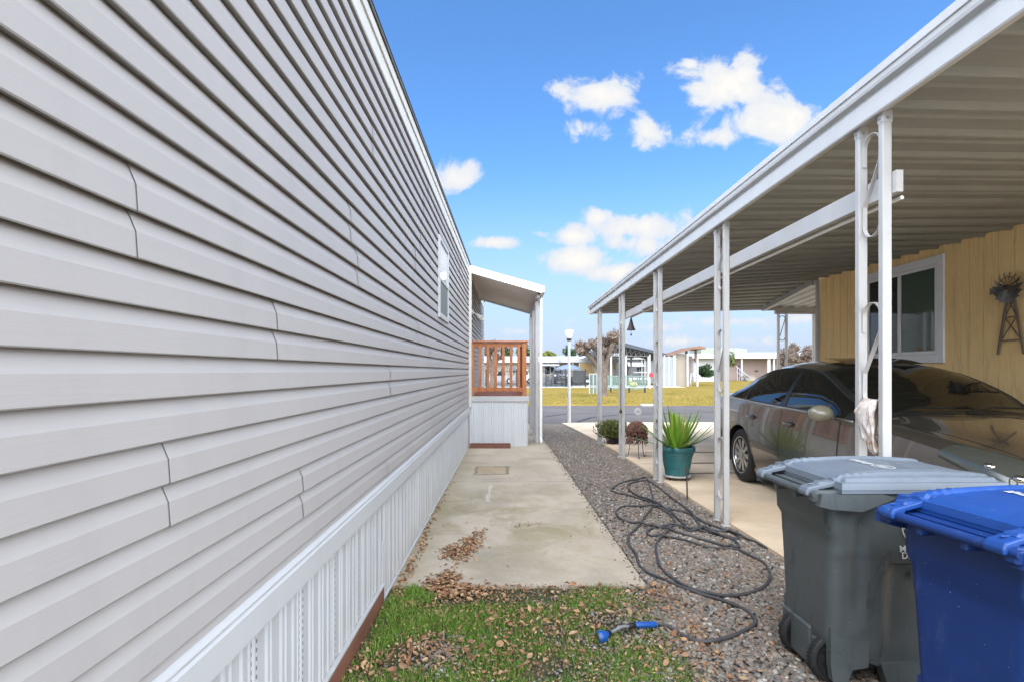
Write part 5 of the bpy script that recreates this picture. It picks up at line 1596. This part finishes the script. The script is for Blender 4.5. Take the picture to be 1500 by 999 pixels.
# mobile homes beyond the pool
def bx(mb, x0, x1, y0, y1, z0, z1): return mb.box(x0, x1, y0, y1, z0, z1)
def home_box(label, px0, px1, Y, ytop, mat, depth=7, group=None):
    x0 = (px0-748)/F*Y; x1 = (px1-748)/F*Y; zt = EYE+(543-ytop)/F*Y
    t = thing('mobile_home', label, 'mobile home', ((x0+x1)/2, Y, -.1))
    build('wall', MB().box(x0, x1, Y, Y+depth, -.2, zt), mat, t)
    return t, x0, x1, zt
def zY(py, Y): return EYE + (543-py)/F*Y
def xY(px, Y): return (px-748)/F*Y
def win(t, x0, x1, Y, z0, z1, awn=0):
    f = MB(); b = .07
    for a in ((x0,x0+b,z0,z1),(x1-b,x1,z0,z1),(x0+b,x1-b,z0,z0+b),(x0+b,x1-b,z1-b,z1)): f.box(a[0], a[1], Y-.06, Y-.001, a[2], a[3])
    f.box((x0+x1)/2-.03, (x0+x1)/2+.03, Y-.05, Y-.002, z0+b, z1-b)
    w = build('window', f, m_fwhite, t)
    build('pane', MB().box(x0+b, x1-b, Y-.03, Y-.01, z0+b, z1-b), m_glassdk, w)
    if awn:
        build('window_awning', MB().prism([(Y-.002,z1+.5),(Y-.03,z1+.55),(Y-.95,z1-.02),(Y-.92,z1-.08)], lambda p:(x0-.35,p[0],p[1]), lambda p:(x1+.35,p[0],p[1])), m_fwhite, w)
# home A (white roof, left of tree)
Y = 78
t, x0, x1, zt = home_box('wide pale home with white roof and window awning beyond the pool fence', 640, 905, Y, 531, m_fbeige)
m = MB().prism([(-.9,zt),(-.9,zt+.42),(3.5,zt+1.0),(7.4,zt+.42),(7.4,zt)], lambda p:(x0-.3,Y+p[0],p[1]), lambda p:(x1+.2,Y+p[0],p[1])); build('roof', m, m_fwhite, t)
win(t, xY(797,Y), xY(815,Y), Y, 1.0, 2.3, 1); win(t, xY(716,Y), xY(728,Y), Y, 1.1, 2.2); win(t, xY(745,Y), xY(757,Y), Y, 1.1, 2.2)
build('skirting', MB().box(x0-.02, x1+.02, Y-.06, Y-.003, -.2, .7), m_fgrey, t)
# flat white carport in front of home A with tan valance
Yc = 70
t = thing('flat_carport', 'flat white carport with hanging tan sun panels left and right of the pollarded tree', 'carport', (xY(865,Yc), Yc, -.1))
build('roof', MB().box(xY(822,Yc), xY(918,Yc), Yc, Yc+5, zY(530.5,Yc), zY(525,Yc)), m_fwhite, t)
for px in (839.5, 849, 855.5, 868, 903, 917): build('post', MB().box(xY(px,Yc)-.06, xY(px,Yc)+.06, Yc+.1, Yc+.22, -.15, zY(530.6,Yc)), m_fwhite, t)
for a, b, c_, d in ((850,868,531,541.5),(858,870,541.6,548),(892,902,531,540),(870.4,891,531,539)): build('sun_panel', MB().box(xY(a,Yc), xY(b,Yc), Yc+.02, Yc+.07, zY(d,Yc), zY(c_,Yc)), m_ftan, t)
# home B grey lap siding
Y = 76
t, x0, x1, zt = home_box('grey lap sided home with small white window awning behind the pool screen', 906, 992, Y, 526, m_fgrey)
m = MB().prism([(-.6,zt),(-.6,zt+.25),(3.5,zt+.9),(7.4,zt+.25),(7.4,zt)], lambda p:(x0-.3,Y+p[0],p[1]), lambda p:(x1+.3,Y+p[0],p[1])); build('roof', m, m_fwhite, t)
m = MB()
z = .2
while z < zt: m.box(x0+.05, x1-.05, Y-.035, Y-.004, z, z+.19); z += .24
build('lap_boards', m, m_fgrey, t)
win(t, xY(922,Y), xY(937,Y), Y-.04, 1.35, 2.2, 1)
for px in (939.5, 944): build('door_post', MB().box(xY(px,Y)-.08, xY(px,Y)+.08, Y-.3, Y-.1, -.1, zt), m_fwhite, t)
build('dark_opening', MB().box(xY(908,Y), xY(920,Y), Y-.07, Y-.038, -.1, 2.2), m_glassdk, t)
m = MB().box(xY(924,Y), xY(948,Y), Y-1.5, Y-1.4, 1.25, 1.4)
m.box(xY(924,Y), xY(948,Y), Y-1.5, Y-1.4, .75, .85); build('porch_rail', m, m_fwhite, t)
# home C blush with white porch roof
Y = 92
t, x0, x1, zt = home_box('blush pink home with deep white porch roof and front steps right of the lawn', 1062, 1190, Y, 524, m_fpink)
build('porch_roof', MB().prism([(-2.6,zt-.15),(-2.6,zt+.25),(4,zt+1.05),(8,zt+.3),(8,zt-.1)], lambda p:(xY(1064,Y)-.2,Y+p[0],p[1]), lambda p:(x1+4,Y+p[0],p[1])), m_fwhite, t)
build('gable_roof', MB().prism([(1,zt+.4),(1,zt+1.5),(5,zt+1.9),(8,zt+.4)], lambda p:(xY(1030,Y),Y+p[0],p[1]), lambda p:(xY(1098,Y),Y+p[0],p[1])), M('sage_roof', (.32,.35,.28), .7, .06), t)
for px in (1078, 1115.5, 1117.8, 1124, 1129, 1139): build('post', MB().box(xY(px,Y)-.11, xY(px,Y)+.11, Y-2.4, Y-2.2, -.1, zt-.14), m_fwhite, t)
m = MB()
for i in range(5): m.box(xY(1083,Y)+i*.22, xY(1100,Y)-i*.05, Y-2.6+i*.28, Y-.9, -.1+i*.17, .07+i*.17)
build('steps', m, m_fbeige, t)
m = MB()
for px in (1070,1073,1076,1079,1082,1085): m.box(xY(px,Y)-.03, xY(px,Y)+.03, Y-2.9, Y-2.84, -.1, zY(537+(px-1070)*.9,Y))
m.beam((xY(1068,Y),Y-2.87,zY(536,Y)), (xY(1086,Y),Y-2.87,zY(551,Y)), .08, .10, up=(0,0,1)); m.beam((xY(1068,Y),Y-2.87,zY(544,Y)), (xY(1086,Y),Y-2.87,zY(557,Y)), .06, .08)
build('stair_rail', m, m_fwhite, t)
build('door', MB().box(xY(1080.5,Y), xY(1084,Y), Y-.06, Y-.002, .5, 2.5), M('plum_door', (.10,.05,.14), .5), t)
win(t, xY(1130,Y), xY(1136,Y), Y, 1.0, 2.3); win(t, xY(1145,Y), xY(1152,Y), Y, 1.0, 2.3)
build('mailbox', MB().box(xY(1097,Y), xY(1101,Y), Y-2.5, Y-2.2, 1.35, 1.62), m_black, t)
# bicycle on the steps' side
by = Y-3.4
bk = thing('bicycle', 'small bicycle leaning by the blush home steps', 'bicycle', (xY(1091,Y), by, -.1))
for px in (1087.5, 1094):
    c = Vector((xY(px,by), by, .28)); wl = build('wheel', MB().tube([c+Vector((math.cos(a)*.34, 0, math.sin(a)*.34)) for a in frange(0, 2*PI, 20)], .035, 6), m_black, bk)
build('frame', MB().tube([(xY(1087.5,by),by,.28),(xY(1089,by),by,.85),(xY(1093,by),by,.80),(xY(1094,by),by,.28)], .03, 6).tube([(xY(1089,by),by,.85),(xY(1090.8,by),by,.25),(xY(1093,by),by,.80)], .03, 6), m_fgrey, bk)
# home D pale behind the shrub
Y = 84
t, x0, x1, zt = home_box('pale grey home mostly hidden behind the dark green shrub', 1016, 1052, Y, 525, m_fwhite)
build('roof', MB().prism([(-1,zt),(-1,zt+.3),(4,zt+.9),(8,zt)], lambda p:(x0-.5,Y+p[0],p[1]), lambda p:(x1+.5,Y+p[0],p[1])), m_fwhite, t)
win(t, x0+.8, x1-1.2, Y, 1.1, 2.2)
# home E far right background roof
Y = 100
t, x0, x1, zt = home_box('pale home with flat roof glimpsed behind the slim awning posts', 1165, 1260, Y, 519, m_fbeige)
build('roof', MB().box(x0-.5, x1+.5, Y-1, Y+8, zt, zt+.4), m_fgrey, t)
# tv antenna
an = Vector((xY(1082,93), 95, zY(520,93)))
t = thing('roof_antenna', 'thin aerial mast above the sage roof in the distance', 'antenna', an)
build('mast', MB().tube([an, an+Vector((0,0,1.9))], .05, 6), m_fgrey, t)
build('crossbars', MB().beam(an+Vector((-.5,0,1.85)), an+Vector((.3,0,1.75)), .05, .05).beam(an+Vector((-.5,0,1.5)), an+Vector((-.1,0,1.5)), .05, .3), m_fgrey, t)

# dark gabled canopy on truss legs
Y = 60
cn = thing('truss_canopy', 'large dark gabled canopy roof carried on steel trusses behind the pollarded tree', 'canopy', (xY(925,Y), Y, -.1))
A = (xY(866,Y), zY(516,Y)); B = (xY(914,Y), zY(502,Y)); C_ = (xY(992,Y), zY(522,Y)); 
m = MB().prism([(A[0],A[1]),(B[0],B[1]),(C_[0],C_[1]),(C_[0],C_[1]-.22),(B[0],B[1]-.42),(A[0],A[1]-.22)], lambda p:(p[0],Y,p[1]), lambda p:(p[0],Y+11,p[1])); build('roof', m, m_fdark, cn)
m = MB()
for yy in (Y+.4, Y+4, Y+8):
    zb = zY(521.5,Y)
    m.beam((A[0]+.2,yy,zb), (C_[0]-3.0,yy,zb), .10, .10); 
    xs_ = frange(A[0]+.4, C_[0]-3.0, 13)
    for i, x in enumerate(xs_):
        zt_ = (A[1]+(B[1]-A[1])*(x-A[0])/(B[0]-A[0]) if x < B[0] else B[1]+(C_[1]-B[1])*(x-B[0])/(C_[0]-B[0]))-.35
        if zt_ > zb: m.beam((x,yy,zb),(x,yy,zt_), .06, .06, up=(0,1,0))
        if i and zt_ > zb: m.beam((xs_[i-1],yy,zb),(x,yy,zt_), .05, .05, up=(0,1,0))
build('trusses', m, M('truss_steel', (.13,.12,.11), .6), cn)
for px in (896, 918, 951): 
    for yy in (Y+.4, Y+9): build('column', MB().box(xY(px,Y)-.09, xY(px,Y)+.09, yy-.09, yy+.09, -.15, zY(521.5,Y)), m_fwhite, cn)
# pool fence
Y = 54.9
fn = thing('pool_fence', 'black metal picket fence along the pool behind the lawn', 'fence', (xY(800,Y), Y, -.1))
m = MB(); x = xY(686,Y)
while x < xY(861,Y): m.box(x-.012, x+.012, Y-.012, Y+.012, -.05, 1.62); x += .13
build('pickets', m, m_blackmt, fn)
build('rails', MB().box(xY(686,Y), xY(861,Y), Y+.014, Y+.04, 1.45, 1.50).box(xY(686,Y), xY(861,Y), Y+.014, Y+.04, .05, .10), m_blackmt, fn)
for px in (688, 712, 735, 757, 800, 828, 857.5): build('post', MB().box(xY(px,Y)-.05, xY(px,Y)+.05, Y-.05, Y+.05, -.12, 1.75), m_blackmt, fn)
build('mesh_screen', MB().box(xY(839,Y+.2), xY(856,Y+.2), Y+.2, Y+.23, .3, 1.55), M('grey_mesh', (.10,.105,.115), .7, .1), fn)
# patio umbrella, table and chairs
Y = 63.0
ub = Vector((xY(833,Y), Y, -.09))
t = thing('patio_umbrella', 'slate blue patio umbrella open over the pool deck', 'umbrella', ub)
m = MB().lathe([(1.62,1.78),(1.60,1.86),(1.1,2.12),(.55,2.30),(.05,2.38)], ub, 8); build('canopy', m, m_umb, t)
build('pole', MB().tube([ub, ub+Vector((0,0,2.45))], .035, 8), m_fgrey, t)
build('base', MB().lathe([(.28,0),(.28,.06),(.06,.1)], ub, 14), m_blackmt, t)
t = thing('patio_table', 'round dark metal table under the slate blue umbrella', 'table', ub+Vector((-.1,-.05,0)))
build('tabletop', MB().lathe([(.62,.72),(.65,.735),(.62,.75)], ub, 24), m_blackmt, t)
for k in range(4):
    a = PI/4+k*PI/2; build('leg', MB().tube([ub+Vector((math.cos(a)*.35,math.sin(a)*.35,.72)), ub+Vector((math.cos(a)*.5,math.sin(a)*.5,0))], .025, 6), m_blackmt, t)
def patio_chair(c, rz, label):
    t = thing('patio_chair', label, 'chair', c, rz, 'metal chairs on the pool deck', local=True)
    build('seat', MB().bbox(-.28,.28,-.26,.26,.42,.46,.01), m_blackmt, t)
    m = MB()
    for i in range(7): m.box(-.26+i*.085, -.235+i*.085, .24, .27, .46, .95)
    m.box(-.29,.29,.24,.27,.95,1.0); build('backrest', m, m_blackmt, t)
    for sx_ in (-1,1):
        build('armrest', MB().box(sx_*.29-.02, sx_*.29+.02, -.22, .26, .66, .69), m_blackmt, t)
        for sy_ in (-1,1): build('leg', MB().box(sx_*.27-.02, sx_*.27+.02, sy_*.23-.02, sy_*.23+.02, 0, .42 if sy_ > 0 else .66), m_blackmt, t)
    return t
labs = ['black metal patio chair just right of the awning posts by the pool', 'black metal patio chair second from the left beside the pool', 'black metal patio chair left of the umbrella pole', 'black metal patio chair facing away under the umbrella', 'black metal patio chair right of the lamp post', 'black metal patio chair furthest right near the dark mesh screen']
for i, (px, yy, r) in enumerate(((803,62.6,.5),(811,62.4,-.4),(819,62.2,.1),(828,61.9+.6,2.9),(839,62.6,-1.0),(848,63.0,.3))): patio_chair((xY(px,yy), yy, -.09), r, labs[i])

# glass wind screens and bench
Y = 38
sc1 = thing('glass_screen', 'low green tinted glass screen with a row of white marks at the lawn edge', 'screen', (xY(915,46), 46, -.12))
Y = 46
build('pane', MB().box(xY(880,Y), xY(946,Y), Y, Y+.02, .05, 1.05), m_clear, sc1)
fr = MB().box(xY(880,Y), xY(946,Y), Y-.02, Y+.04, 1.05, 1.12).box(xY(880,Y), xY(946,Y), Y-.02, Y+.04, .0, .05)
for px in (880, 897, 913, 930, 946): fr.box(xY(px,Y)-.03, xY(px,Y)+.03, Y-.022, Y+.042, -.12, 1.13)
build('frame', fr, M('pale_green_frame', (.20,.27,.24), .4), sc1)
m = MB()
for i, w_ in enumerate((.22,.10,.20,.14,.12,.20,.0,.16,.2)): 
    x = xY(921,Y) + i*.19
    if w_: m.box(x, x+w_*.75, Y-.03, Y-.024, .80, .95)
build('white_marks', m, m_fwhite, sc1)
sc2 = thing('glass_screen', 'tall narrow pale glass screen standing left of the pollarded trunk', 'screen', (xY(868,38.5), 38.5, -.12))
Y = 38.5
build('pane', MB().box(xY(863.5,Y), xY(874,Y), Y, Y+.02, -.05, 1.28), m_clear, sc2)
fr = MB().box(xY(863,Y), xY(875,Y), Y-.02, Y+.03, 1.28, 1.34)
for px in (863.5, 869, 874.5): fr.box(xY(px,Y)-.03, xY(px,Y)+.03, Y-.022, Y+.032, -.12, 1.28)
build('frame', fr, m_fwhite, sc2)
Y = 41
t = thing('park_bench', 'grey metal bench standing on the lawn before the green glass screen', 'bench', (xY(917,Y), Y, -.12))
build('seat', MB().box(xY(893,Y), xY(946,Y), Y, Y+.35, .26, .31), m_alum, t)
for px in (895.5, 922.5, 945.5): build('leg', MB().box(xY(px,Y)-.04, xY(px,Y)+.04, Y+.05, Y+.3, -.14, .26), m_dark, t)
c = W(931, 560, 47)
yl = thing('yellow_float', 'bright yellow rounded float lying behind the green glass screen', 'pool float', c)
build('float_body', MB().ico((c.x,c.y+.8,c.z-.18), .34, 2, .15, 2, (1.1,.7,.7)).ico((c.x-.25,c.y+.8,c.z+.1), .15, 2, .1, 2), m_yel, yl, 60)
# red round sign
Y = 50
t = thing('round_sign', 'red round sign on a white pole right of the grey home', 'sign', (xY(952.5,Y), Y, -.1))
build('pole', MB().tube([(xY(952,Y),Y,-.15),(xY(952,Y),Y,zY(519,Y))], .06, 8), m_fwhite, t)
build('face', MB().lathe([(.20,-.02),(.21,0),(.20,.02)], (xY(953.5,Y),Y-.09,zY(549,Y)), 24, 'y'), m_red, t)

# cedar roofed shelter with tan walls and white fence panels
Y = 58.5
t = thing('cedar_shelter', 'tan walled shelter with a slanting cedar roof at the far edge of the lawn', 'shelter', (xY(1003,Y), Y, -.1))
build('wall', MB().box(xY(987,Y), xY(1006,Y), Y, Y+.3, -.15, zY(518,Y)), m_fbeige, t)
build('side_wall', MB().box(xY(1010,Y), xY(1019,Y), Y+1.2, Y+1.5, -.15, zY(521,Y)), m_fpink, t)
m = MB().prism([(xY(976,Y),zY(520.5,Y)),(xY(1012,Y),zY(508.5,Y)),(xY(1022,Y),zY(507,Y)),(xY(1031,Y),zY(509,Y)),(xY(1031,Y),zY(511.5,Y)),(xY(1012,Y),zY(511.5,Y)),(xY(978,Y),zY(521.6,Y))], lambda p:(p[0],Y-.6,p[1]), lambda p:(p[0],Y+3.4,p[1])); build('roof', m, m_fbrown, t)
for px in (1008, 1022): build('timber_post', MB().box(xY(px,Y)-.11, xY(px,Y)+.11, Y+.5, Y+.72, zY(530,Y) if px > 1010 else zY(518,Y), zY(510.5,Y)), m_fbrown, t)
for px in (988, 1006, 1020.5): build('white_post', MB().box(xY(px,Y)-.09, xY(px,Y)+.09, Y-.3, Y-.1, -.15, zY(519 if px < 1010 else 525,Y)), m_fwhite, t)
build('tap', MB().tube([(xY(1010,Y),Y-.3,.2),(xY(1011,Y),Y-.3,1.2),(xY(1014,Y),Y-.3,1.3),(xY(1014,Y),Y-.3,.9)], .06, 8), m_fwhite, t)
Y = 58
t = thing('panel_fence', 'translucent white panel fence left of the tan shelter', 'fence', (xY(978,Y), Y, -.1))
build('panel', MB().box(xY(966,Y), xY(987,Y), Y, Y+.05, -.05, zY(522,Y)), M('pale_blue_panel', (.30,.33,.35), .5, .08, .8), t)
for px in (966, 973, 980, 987): build('post', MB().box(xY(px,Y)-.06, xY(px,Y)+.06, Y-.06, Y-.002, -.15, zY(520,Y)), m_fwhite, t)

# parked vehicles across the pool
def pickup(label, px0, px1, Y, hgt, mat, face=1, group='vehicles parked beyond the pool', van=False, loc_only=False):
    x0, x1 = xY(px0,Y), xY(px1,Y); L = x1-x0
    t = thing('pickup_truck' if not van else 'parked_van', label, 'pickup truck' if not van else 'van', ((x0+x1)/2, Y, -.08))
    X = (lambda u: x0+L*u) if face > 0 else (lambda u: x1-L*u)
    g = -.08
    prof = [(0,.45),(.02,.95),(.04,1.02),(.26,1.08),(.36,1.72),(.40,1.78),(.62,1.78),(.66,1.70),(.68,1.12),(1,1.10),(1,.48)] if not van else [(0,.4),(.02,.9),(.14,1.15),(.27,1.85),(.34,1.95),(.97,1.95),(1,1.7),(1,.4)]
    s = hgt/1.9
    body = MB().prism([(a,b) for a,b in prof], lambda p:(X(p[0]),Y,g+p[1]*s), lambda p:(X(p[0]),Y+1.9,g+p[1]*s)); build('body', body, mat, t)
    wp = [(.30,1.14),(.375,1.64),(.48,1.68),(.48,1.14)]; wq = [(.50,1.14),(.50,1.68),(.63,1.66),(.64,1.14)]
    for w_ in (wp, wq): build('side_window', MB().prism(w_, lambda p:(X(p[0]),Y-.02,g+p[1]*s), lambda p:(X(p[0]),Y-.003,g+p[1]*s)), m_glassdk, t)
    for u in (.18,.80):
        for yy in (Y-.04, Y+1.75):
            w_ = build('wheel', MB().lathe([(.2,0),(.36,.0),(.38,.04),(.38,.16),(.36,.2),(.2,.2)], (X(u),yy,g+.38), 24, 'y'), m_black, t, 30)
            build('rim', MB().lathe([(.02,-.01),(.2,-.012),(.21,.02)], (X(u),yy,g+.38), 20, 'y'), m_chrome, w_)
    build('bumper', MB().box(min(X(-.012),X(.01)), max(X(-.012),X(.01)), Y-.02, Y+1.92, g+.42*s, g+.62*s), m_fgrey, t)
    return t
pickup('white pickup truck parked beyond the pool, seen just right of the porch rail', 757, 781, 66, 1.95, m_vwhite, -1)
pickup('silver grey pickup truck seen between the middle porch balusters', 716, 754, 66.5, 1.75, m_vsilver, 1)
# dark truck facing us behind the fence
Y = 67
t = thing('parked_truck', 'charcoal truck with chrome barred grille facing the pool left of the lamp', 'truck', (xY(822,Y), Y, -.08))
xa, xb = xY(811,Y), xY(834,Y)
build('body', MB().prism([(xa,.35),(xa,1.25),(xa+.15,1.32),(xb-.15,1.32),(xb,1.25),(xb,.35)], lambda p:(p[0],Y,p[1]), lambda p:(p[0],Y+5,p[1])), m_vdark, t)
build('cab', MB().prism([(xa+.12,1.32),(xa+.3,2.0),(xb-.3,2.0),(xb-.12,1.32)], lambda p:(p[0],Y+1.3,p[1]), lambda p:(p[0],Y+3,p[1])), m_vdark, t)
build('windscreen', MB().prism([(xa+.22,1.36),(xa+.36,1.92),(xb-.36,1.92),(xb-.22,1.36)], lambda p:(p[0],Y+1.27,p[1]), lambda p:(p[0],Y+1.297,p[1])), m_glassdk, t)
m = MB()
for i in range(4): m.box(xa+.45, xb-.45, Y-.03, Y-.004, .62+i*.16, .70+i*.16)
build('grille', m, m_chromel, t)
for xx in (xa+.2, xb-.2): build('headlight', MB().box(xx-.14, xx+.14, Y-.03, Y-.003, .85, 1.1), m_fwhite, t)
for xx in (xa+.2, xb-.2): build('wheel', MB().lathe([(.1,-.12),(.36,-.12),(.38,-.08),(.38,.08),(.36,.12),(.1,.12)], (xx,Y+.8,.29), 20, 'x'), m_black, t)
pickup('low dark pickup truck behind the grey mesh screen at the pool', 838, 866, 67, 1.7, m_vdark, 1)
# distant ranges of homes beyond the frame edges (for a step to the side)
for i, (px, lab, mt_) in enumerate(((420,'pale home far down the street on the left',m_fbeige),(540,'grey home far down the street on the left',m_fgrey),(1320,'white home far off to the right beyond the lawn',m_fwhite))):
    t, x0, x1, zt = home_box(lab, px, px+95, 84, 527, mt_)
    build('roof', MB().prism([(-1,zt),(-1,zt+.3),(4,zt+.9),(8,zt)], lambda p:(x0-.5,84+p[0],p[1]), lambda p:(x1+.5,84+p[0],p[1])), m_fwhite, t)
# ------------------------------------------------------------------ sky, sun, camera
wd = bpy.data.worlds.new('World'); SC.world = wd; wd.use_nodes = True
T = wd.node_tree; N = T.nodes; L = T.links
for x in list(N): N.remove(x)
out = N.new('ShaderNodeOutputWorld'); bgs = N.new('ShaderNodeBackground'); bgc = N.new('ShaderNodeBackground'); mix = N.new('ShaderNodeMixShader')
SUN_EL, SUN_AZ = math.radians(52), math.radians(207)      # azimuth measured from +Y clockwise
sky = N.new('ShaderNodeTexSky'); sky.sky_type = 'NISHITA'; sky.sun_disc = False
sky.sun_elevation = SUN_EL; sky.sun_rotation = SUN_AZ; sky.air_density = 1.0; sky.dust_density = .6; sky.ozone_density = 1.6
tc = N.new('ShaderNodeTexCoord')
sp = N.new('ShaderNodeSeparateXYZ'); L.new(tc.outputs['Generated'], sp.inputs[0])
def mt(op, a, b=None, c=None, cl=False):
    x = N.new('ShaderNodeMath'); x.operation = op; x.use_clamp = cl
    for i, v in enumerate((a, b, c)):
        if v is None: continue
        if isinstance(v, bpy.types.NodeSocket): L.new(v, x.inputs[i])
        else: x.inputs[i].default_value = v
    return x.outputs[0]
dx, dy, dz = sp.outputs
ys_ = mt('MAXIMUM', dy, .02)
u = mt('DIVIDE', dx, ys_); v = mt('DIVIDE', dz, ys_)
cm_ = N.new('ShaderNodeCombineXYZ'); L.new(u, cm_.inputs[0]); L.new(v, cm_.inputs[1])
front = mt('GREATER_THAN', dy, .05)
nz1 = N.new('ShaderNodeTexNoise'); nz1.inputs['Scale'].default_value = 11; nz1.inputs['Detail'].default_value = 9; nz1.inputs['Roughness'].default_value = .62; nz1.inputs['Distortion'].default_value = .35
L.new(cm_.outputs[0], nz1.inputs['Vector'])
nz2 = N.new('ShaderNodeTexNoise'); nz2.inputs['Scale'].default_value = 3.2; nz2.inputs['Detail'].default_value = 6
L.new(cm_.outputs[0], nz2.inputs['Vector'])
CL = [(878,138,56,30,1),(851,192,34,17,.75),(948,190,24,26,.7),(1062,122,62,48,1),(1085,108,32,42,.9),(1128,182,86,36,1.05),(1060,200,46,18,.9),(1012,95,18,10,.7),(662,256,34,26,1),(727,356,34,10,1),(840,347,42,16,1),(845,382,60,24,1),(905,400,62,14,1),(945,332,70,22,1.05),(925,358,50,18,.9),(880,318,20,12,.8),(1222,154,10,6,.7),
      (1090,470,95,9,.62),(950,478,60,9,.6),(1180,466,46,9,.6),(838,470,60,8,.35),(760,485,40,8,.45),(1000,500,120,9,.5)]
acc = None
for (px, py, rx2, ry2, st) in CL:
    va = N.new('ShaderNodeVectorMath'); va.operation = 'MULTIPLY_ADD'
    L.new(cm_.outputs[0], va.inputs[0]); va.inputs[1].default_value = (F/rx2, F/ry2, 0); va.inputs[2].default_value = (-(px-748)/rx2, -(543-py)/ry2, 0)
    vl = N.new('ShaderNodeVectorMath'); vl.operation = 'LENGTH'; L.new(va.outputs[0], vl.inputs[0])
    m = mt('MULTIPLY_ADD', vl.outputs['Value'], -st, 1.42*st)
    acc = m if acc is None else mt('MAXIMUM', acc, m)
raw_ = mt('ADD', acc, mt('MULTIPLY', mt('SUBTRACT', nz1.outputs['Fac'], .52), 3.8))
mask = N.new('ShaderNodeMapRange'); mask.interpolation_type = 'SMOOTHSTEP'; mask.inputs[1].default_value = .12; mask.inputs[2].default_value = .75
L.new(raw_, mask.inputs[0])
mask_f = mt('MULTIPLY', mask.outputs[0], front)
# overhead and behind: unseen bright broken cloud, added as soft fill light
nb = N.new('ShaderNodeTexNoise'); nb.inputs['Scale'].default_value = 1.6; nb.inputs['Detail'].default_value = 7; nb.inputs['Roughness'].default_value = .55
L.new(tc.outputs['Generated'], nb.inputs['Vector'])
back = N.new('ShaderNodeMapRange'); back.interpolation_type = 'SMOOTHSTEP'; back.inputs[1].default_value = .38; back.inputs[2].default_value = -.10
L.new(dy, back.inputs[0])
bm2 = N.new('ShaderNodeMapRange'); bm2.interpolation_type = 'SMOOTHSTEP'; bm2.inputs[1].default_value = .22; bm2.inputs[2].default_value = .52
L.new(nb.outputs['Fac'], bm2.inputs[0])
mask_b = mt('MULTIPLY', back.outputs[0], bm2.outputs[0])
total = mt('MAXIMUM', mask_f, mask_b)
# haze towards the horizon
hz = N.new('ShaderNodeMapRange'); hz.interpolation_type = 'SMOOTHSTEP'; hz.inputs[1].default_value = .37; hz.inputs[2].default_value = -.02; L.new(dz, hz.inputs[0])
skc = N.new('ShaderNodeMix'); skc.data_type = 'RGBA'; skc.blend_type = 'MULTIPLY'; skc.inputs[0].default_value = 1.0
L.new(sky.outputs[0], skc.inputs[6]); skc.inputs[7].default_value = SKY_TINT
hzm = N.new('ShaderNodeMix'); hzm.data_type = 'RGBA'; L.new(mt('MULTIPLY', hz.outputs[0], .96), hzm.inputs[0]); L.new(skc.outputs[2], hzm.inputs[6]); hzm.inputs[7].default_value = HAZE
L.new(hzm.outputs[2], bgs.inputs[0]); bgs.inputs[1].default_value = SKY_STR
# cloud colour: white with soft grey bellies; boosted behind, where the cloud is added fill
cc = N.new('ShaderNodeMix'); cc.data_type = 'RGBA'
shd = N.new('ShaderNodeMapRange'); shd.inputs[1].default_value = .5; shd.inputs[2].default_value = 1.5; L.new(raw_, shd.inputs[0])
L.new(shd.outputs[0], cc.inputs[0]); cc.inputs[6].default_value = (.76,.82,.91,1); cc.inputs[7].default_value = (1.0,.965,.915,1)
L.new(cc.outputs[2], bgc.inputs[0])
bstr = mt('ADD', 1.03, mt('MULTIPLY', back.outputs[0], BACK_STR-1.03)); L.new(bstr, bgc.inputs[1])
L.new(total, mix.inputs[0]); L.new(bgs.outputs[0], mix.inputs[1]); L.new(bgc.outputs[0], mix.inputs[2]); L.new(mix.outputs[0], out.inputs[0])

sd = bpy.data.lights.new('sun', 'SUN'); sd.energy = SUN_E; sd.angle = math.radians(28); sd.color = (1.0,.92,.80)
so = bpy.data.objects.new('sun', sd); COL.objects.link(so)
d = Vector((math.sin(SUN_AZ)*math.cos(SUN_EL), math.cos(SUN_AZ)*math.cos(SUN_EL), math.sin(SUN_EL)))
so.rotation_euler = d.to_track_quat('Z', 'Y').to_euler(); so.location = (0,0,30)

cam = bpy.data.cameras.new('camera'); co = bpy.data.objects.new('camera', cam); COL.objects.link(co)
co.location = (0, 0, EYE); co.rotation_euler = (math.radians(90), 0, 0)
cam.sensor_width = 36; cam.lens = 36*F/1500; cam.shift_x = 2/1500; cam.shift_y = 43.5/1500
cam.clip_start = .05; cam.clip_end = 6000
SC.camera = co
SC.view_settings.view_transform = 'Standard'; SC.view_settings.look = 'None'; SC.view_settings.exposure = 0; SC.view_settings.gamma = 1
SC.render.engine = 'CYCLES'
SC.cycles.max_bounces = 6; SC.cycles.diffuse_bounces = 4; SC.cycles.glossy_bounces = 3; SC.cycles.transmission_bounces = 2; SC.cycles.transparent_max_bounces = 6
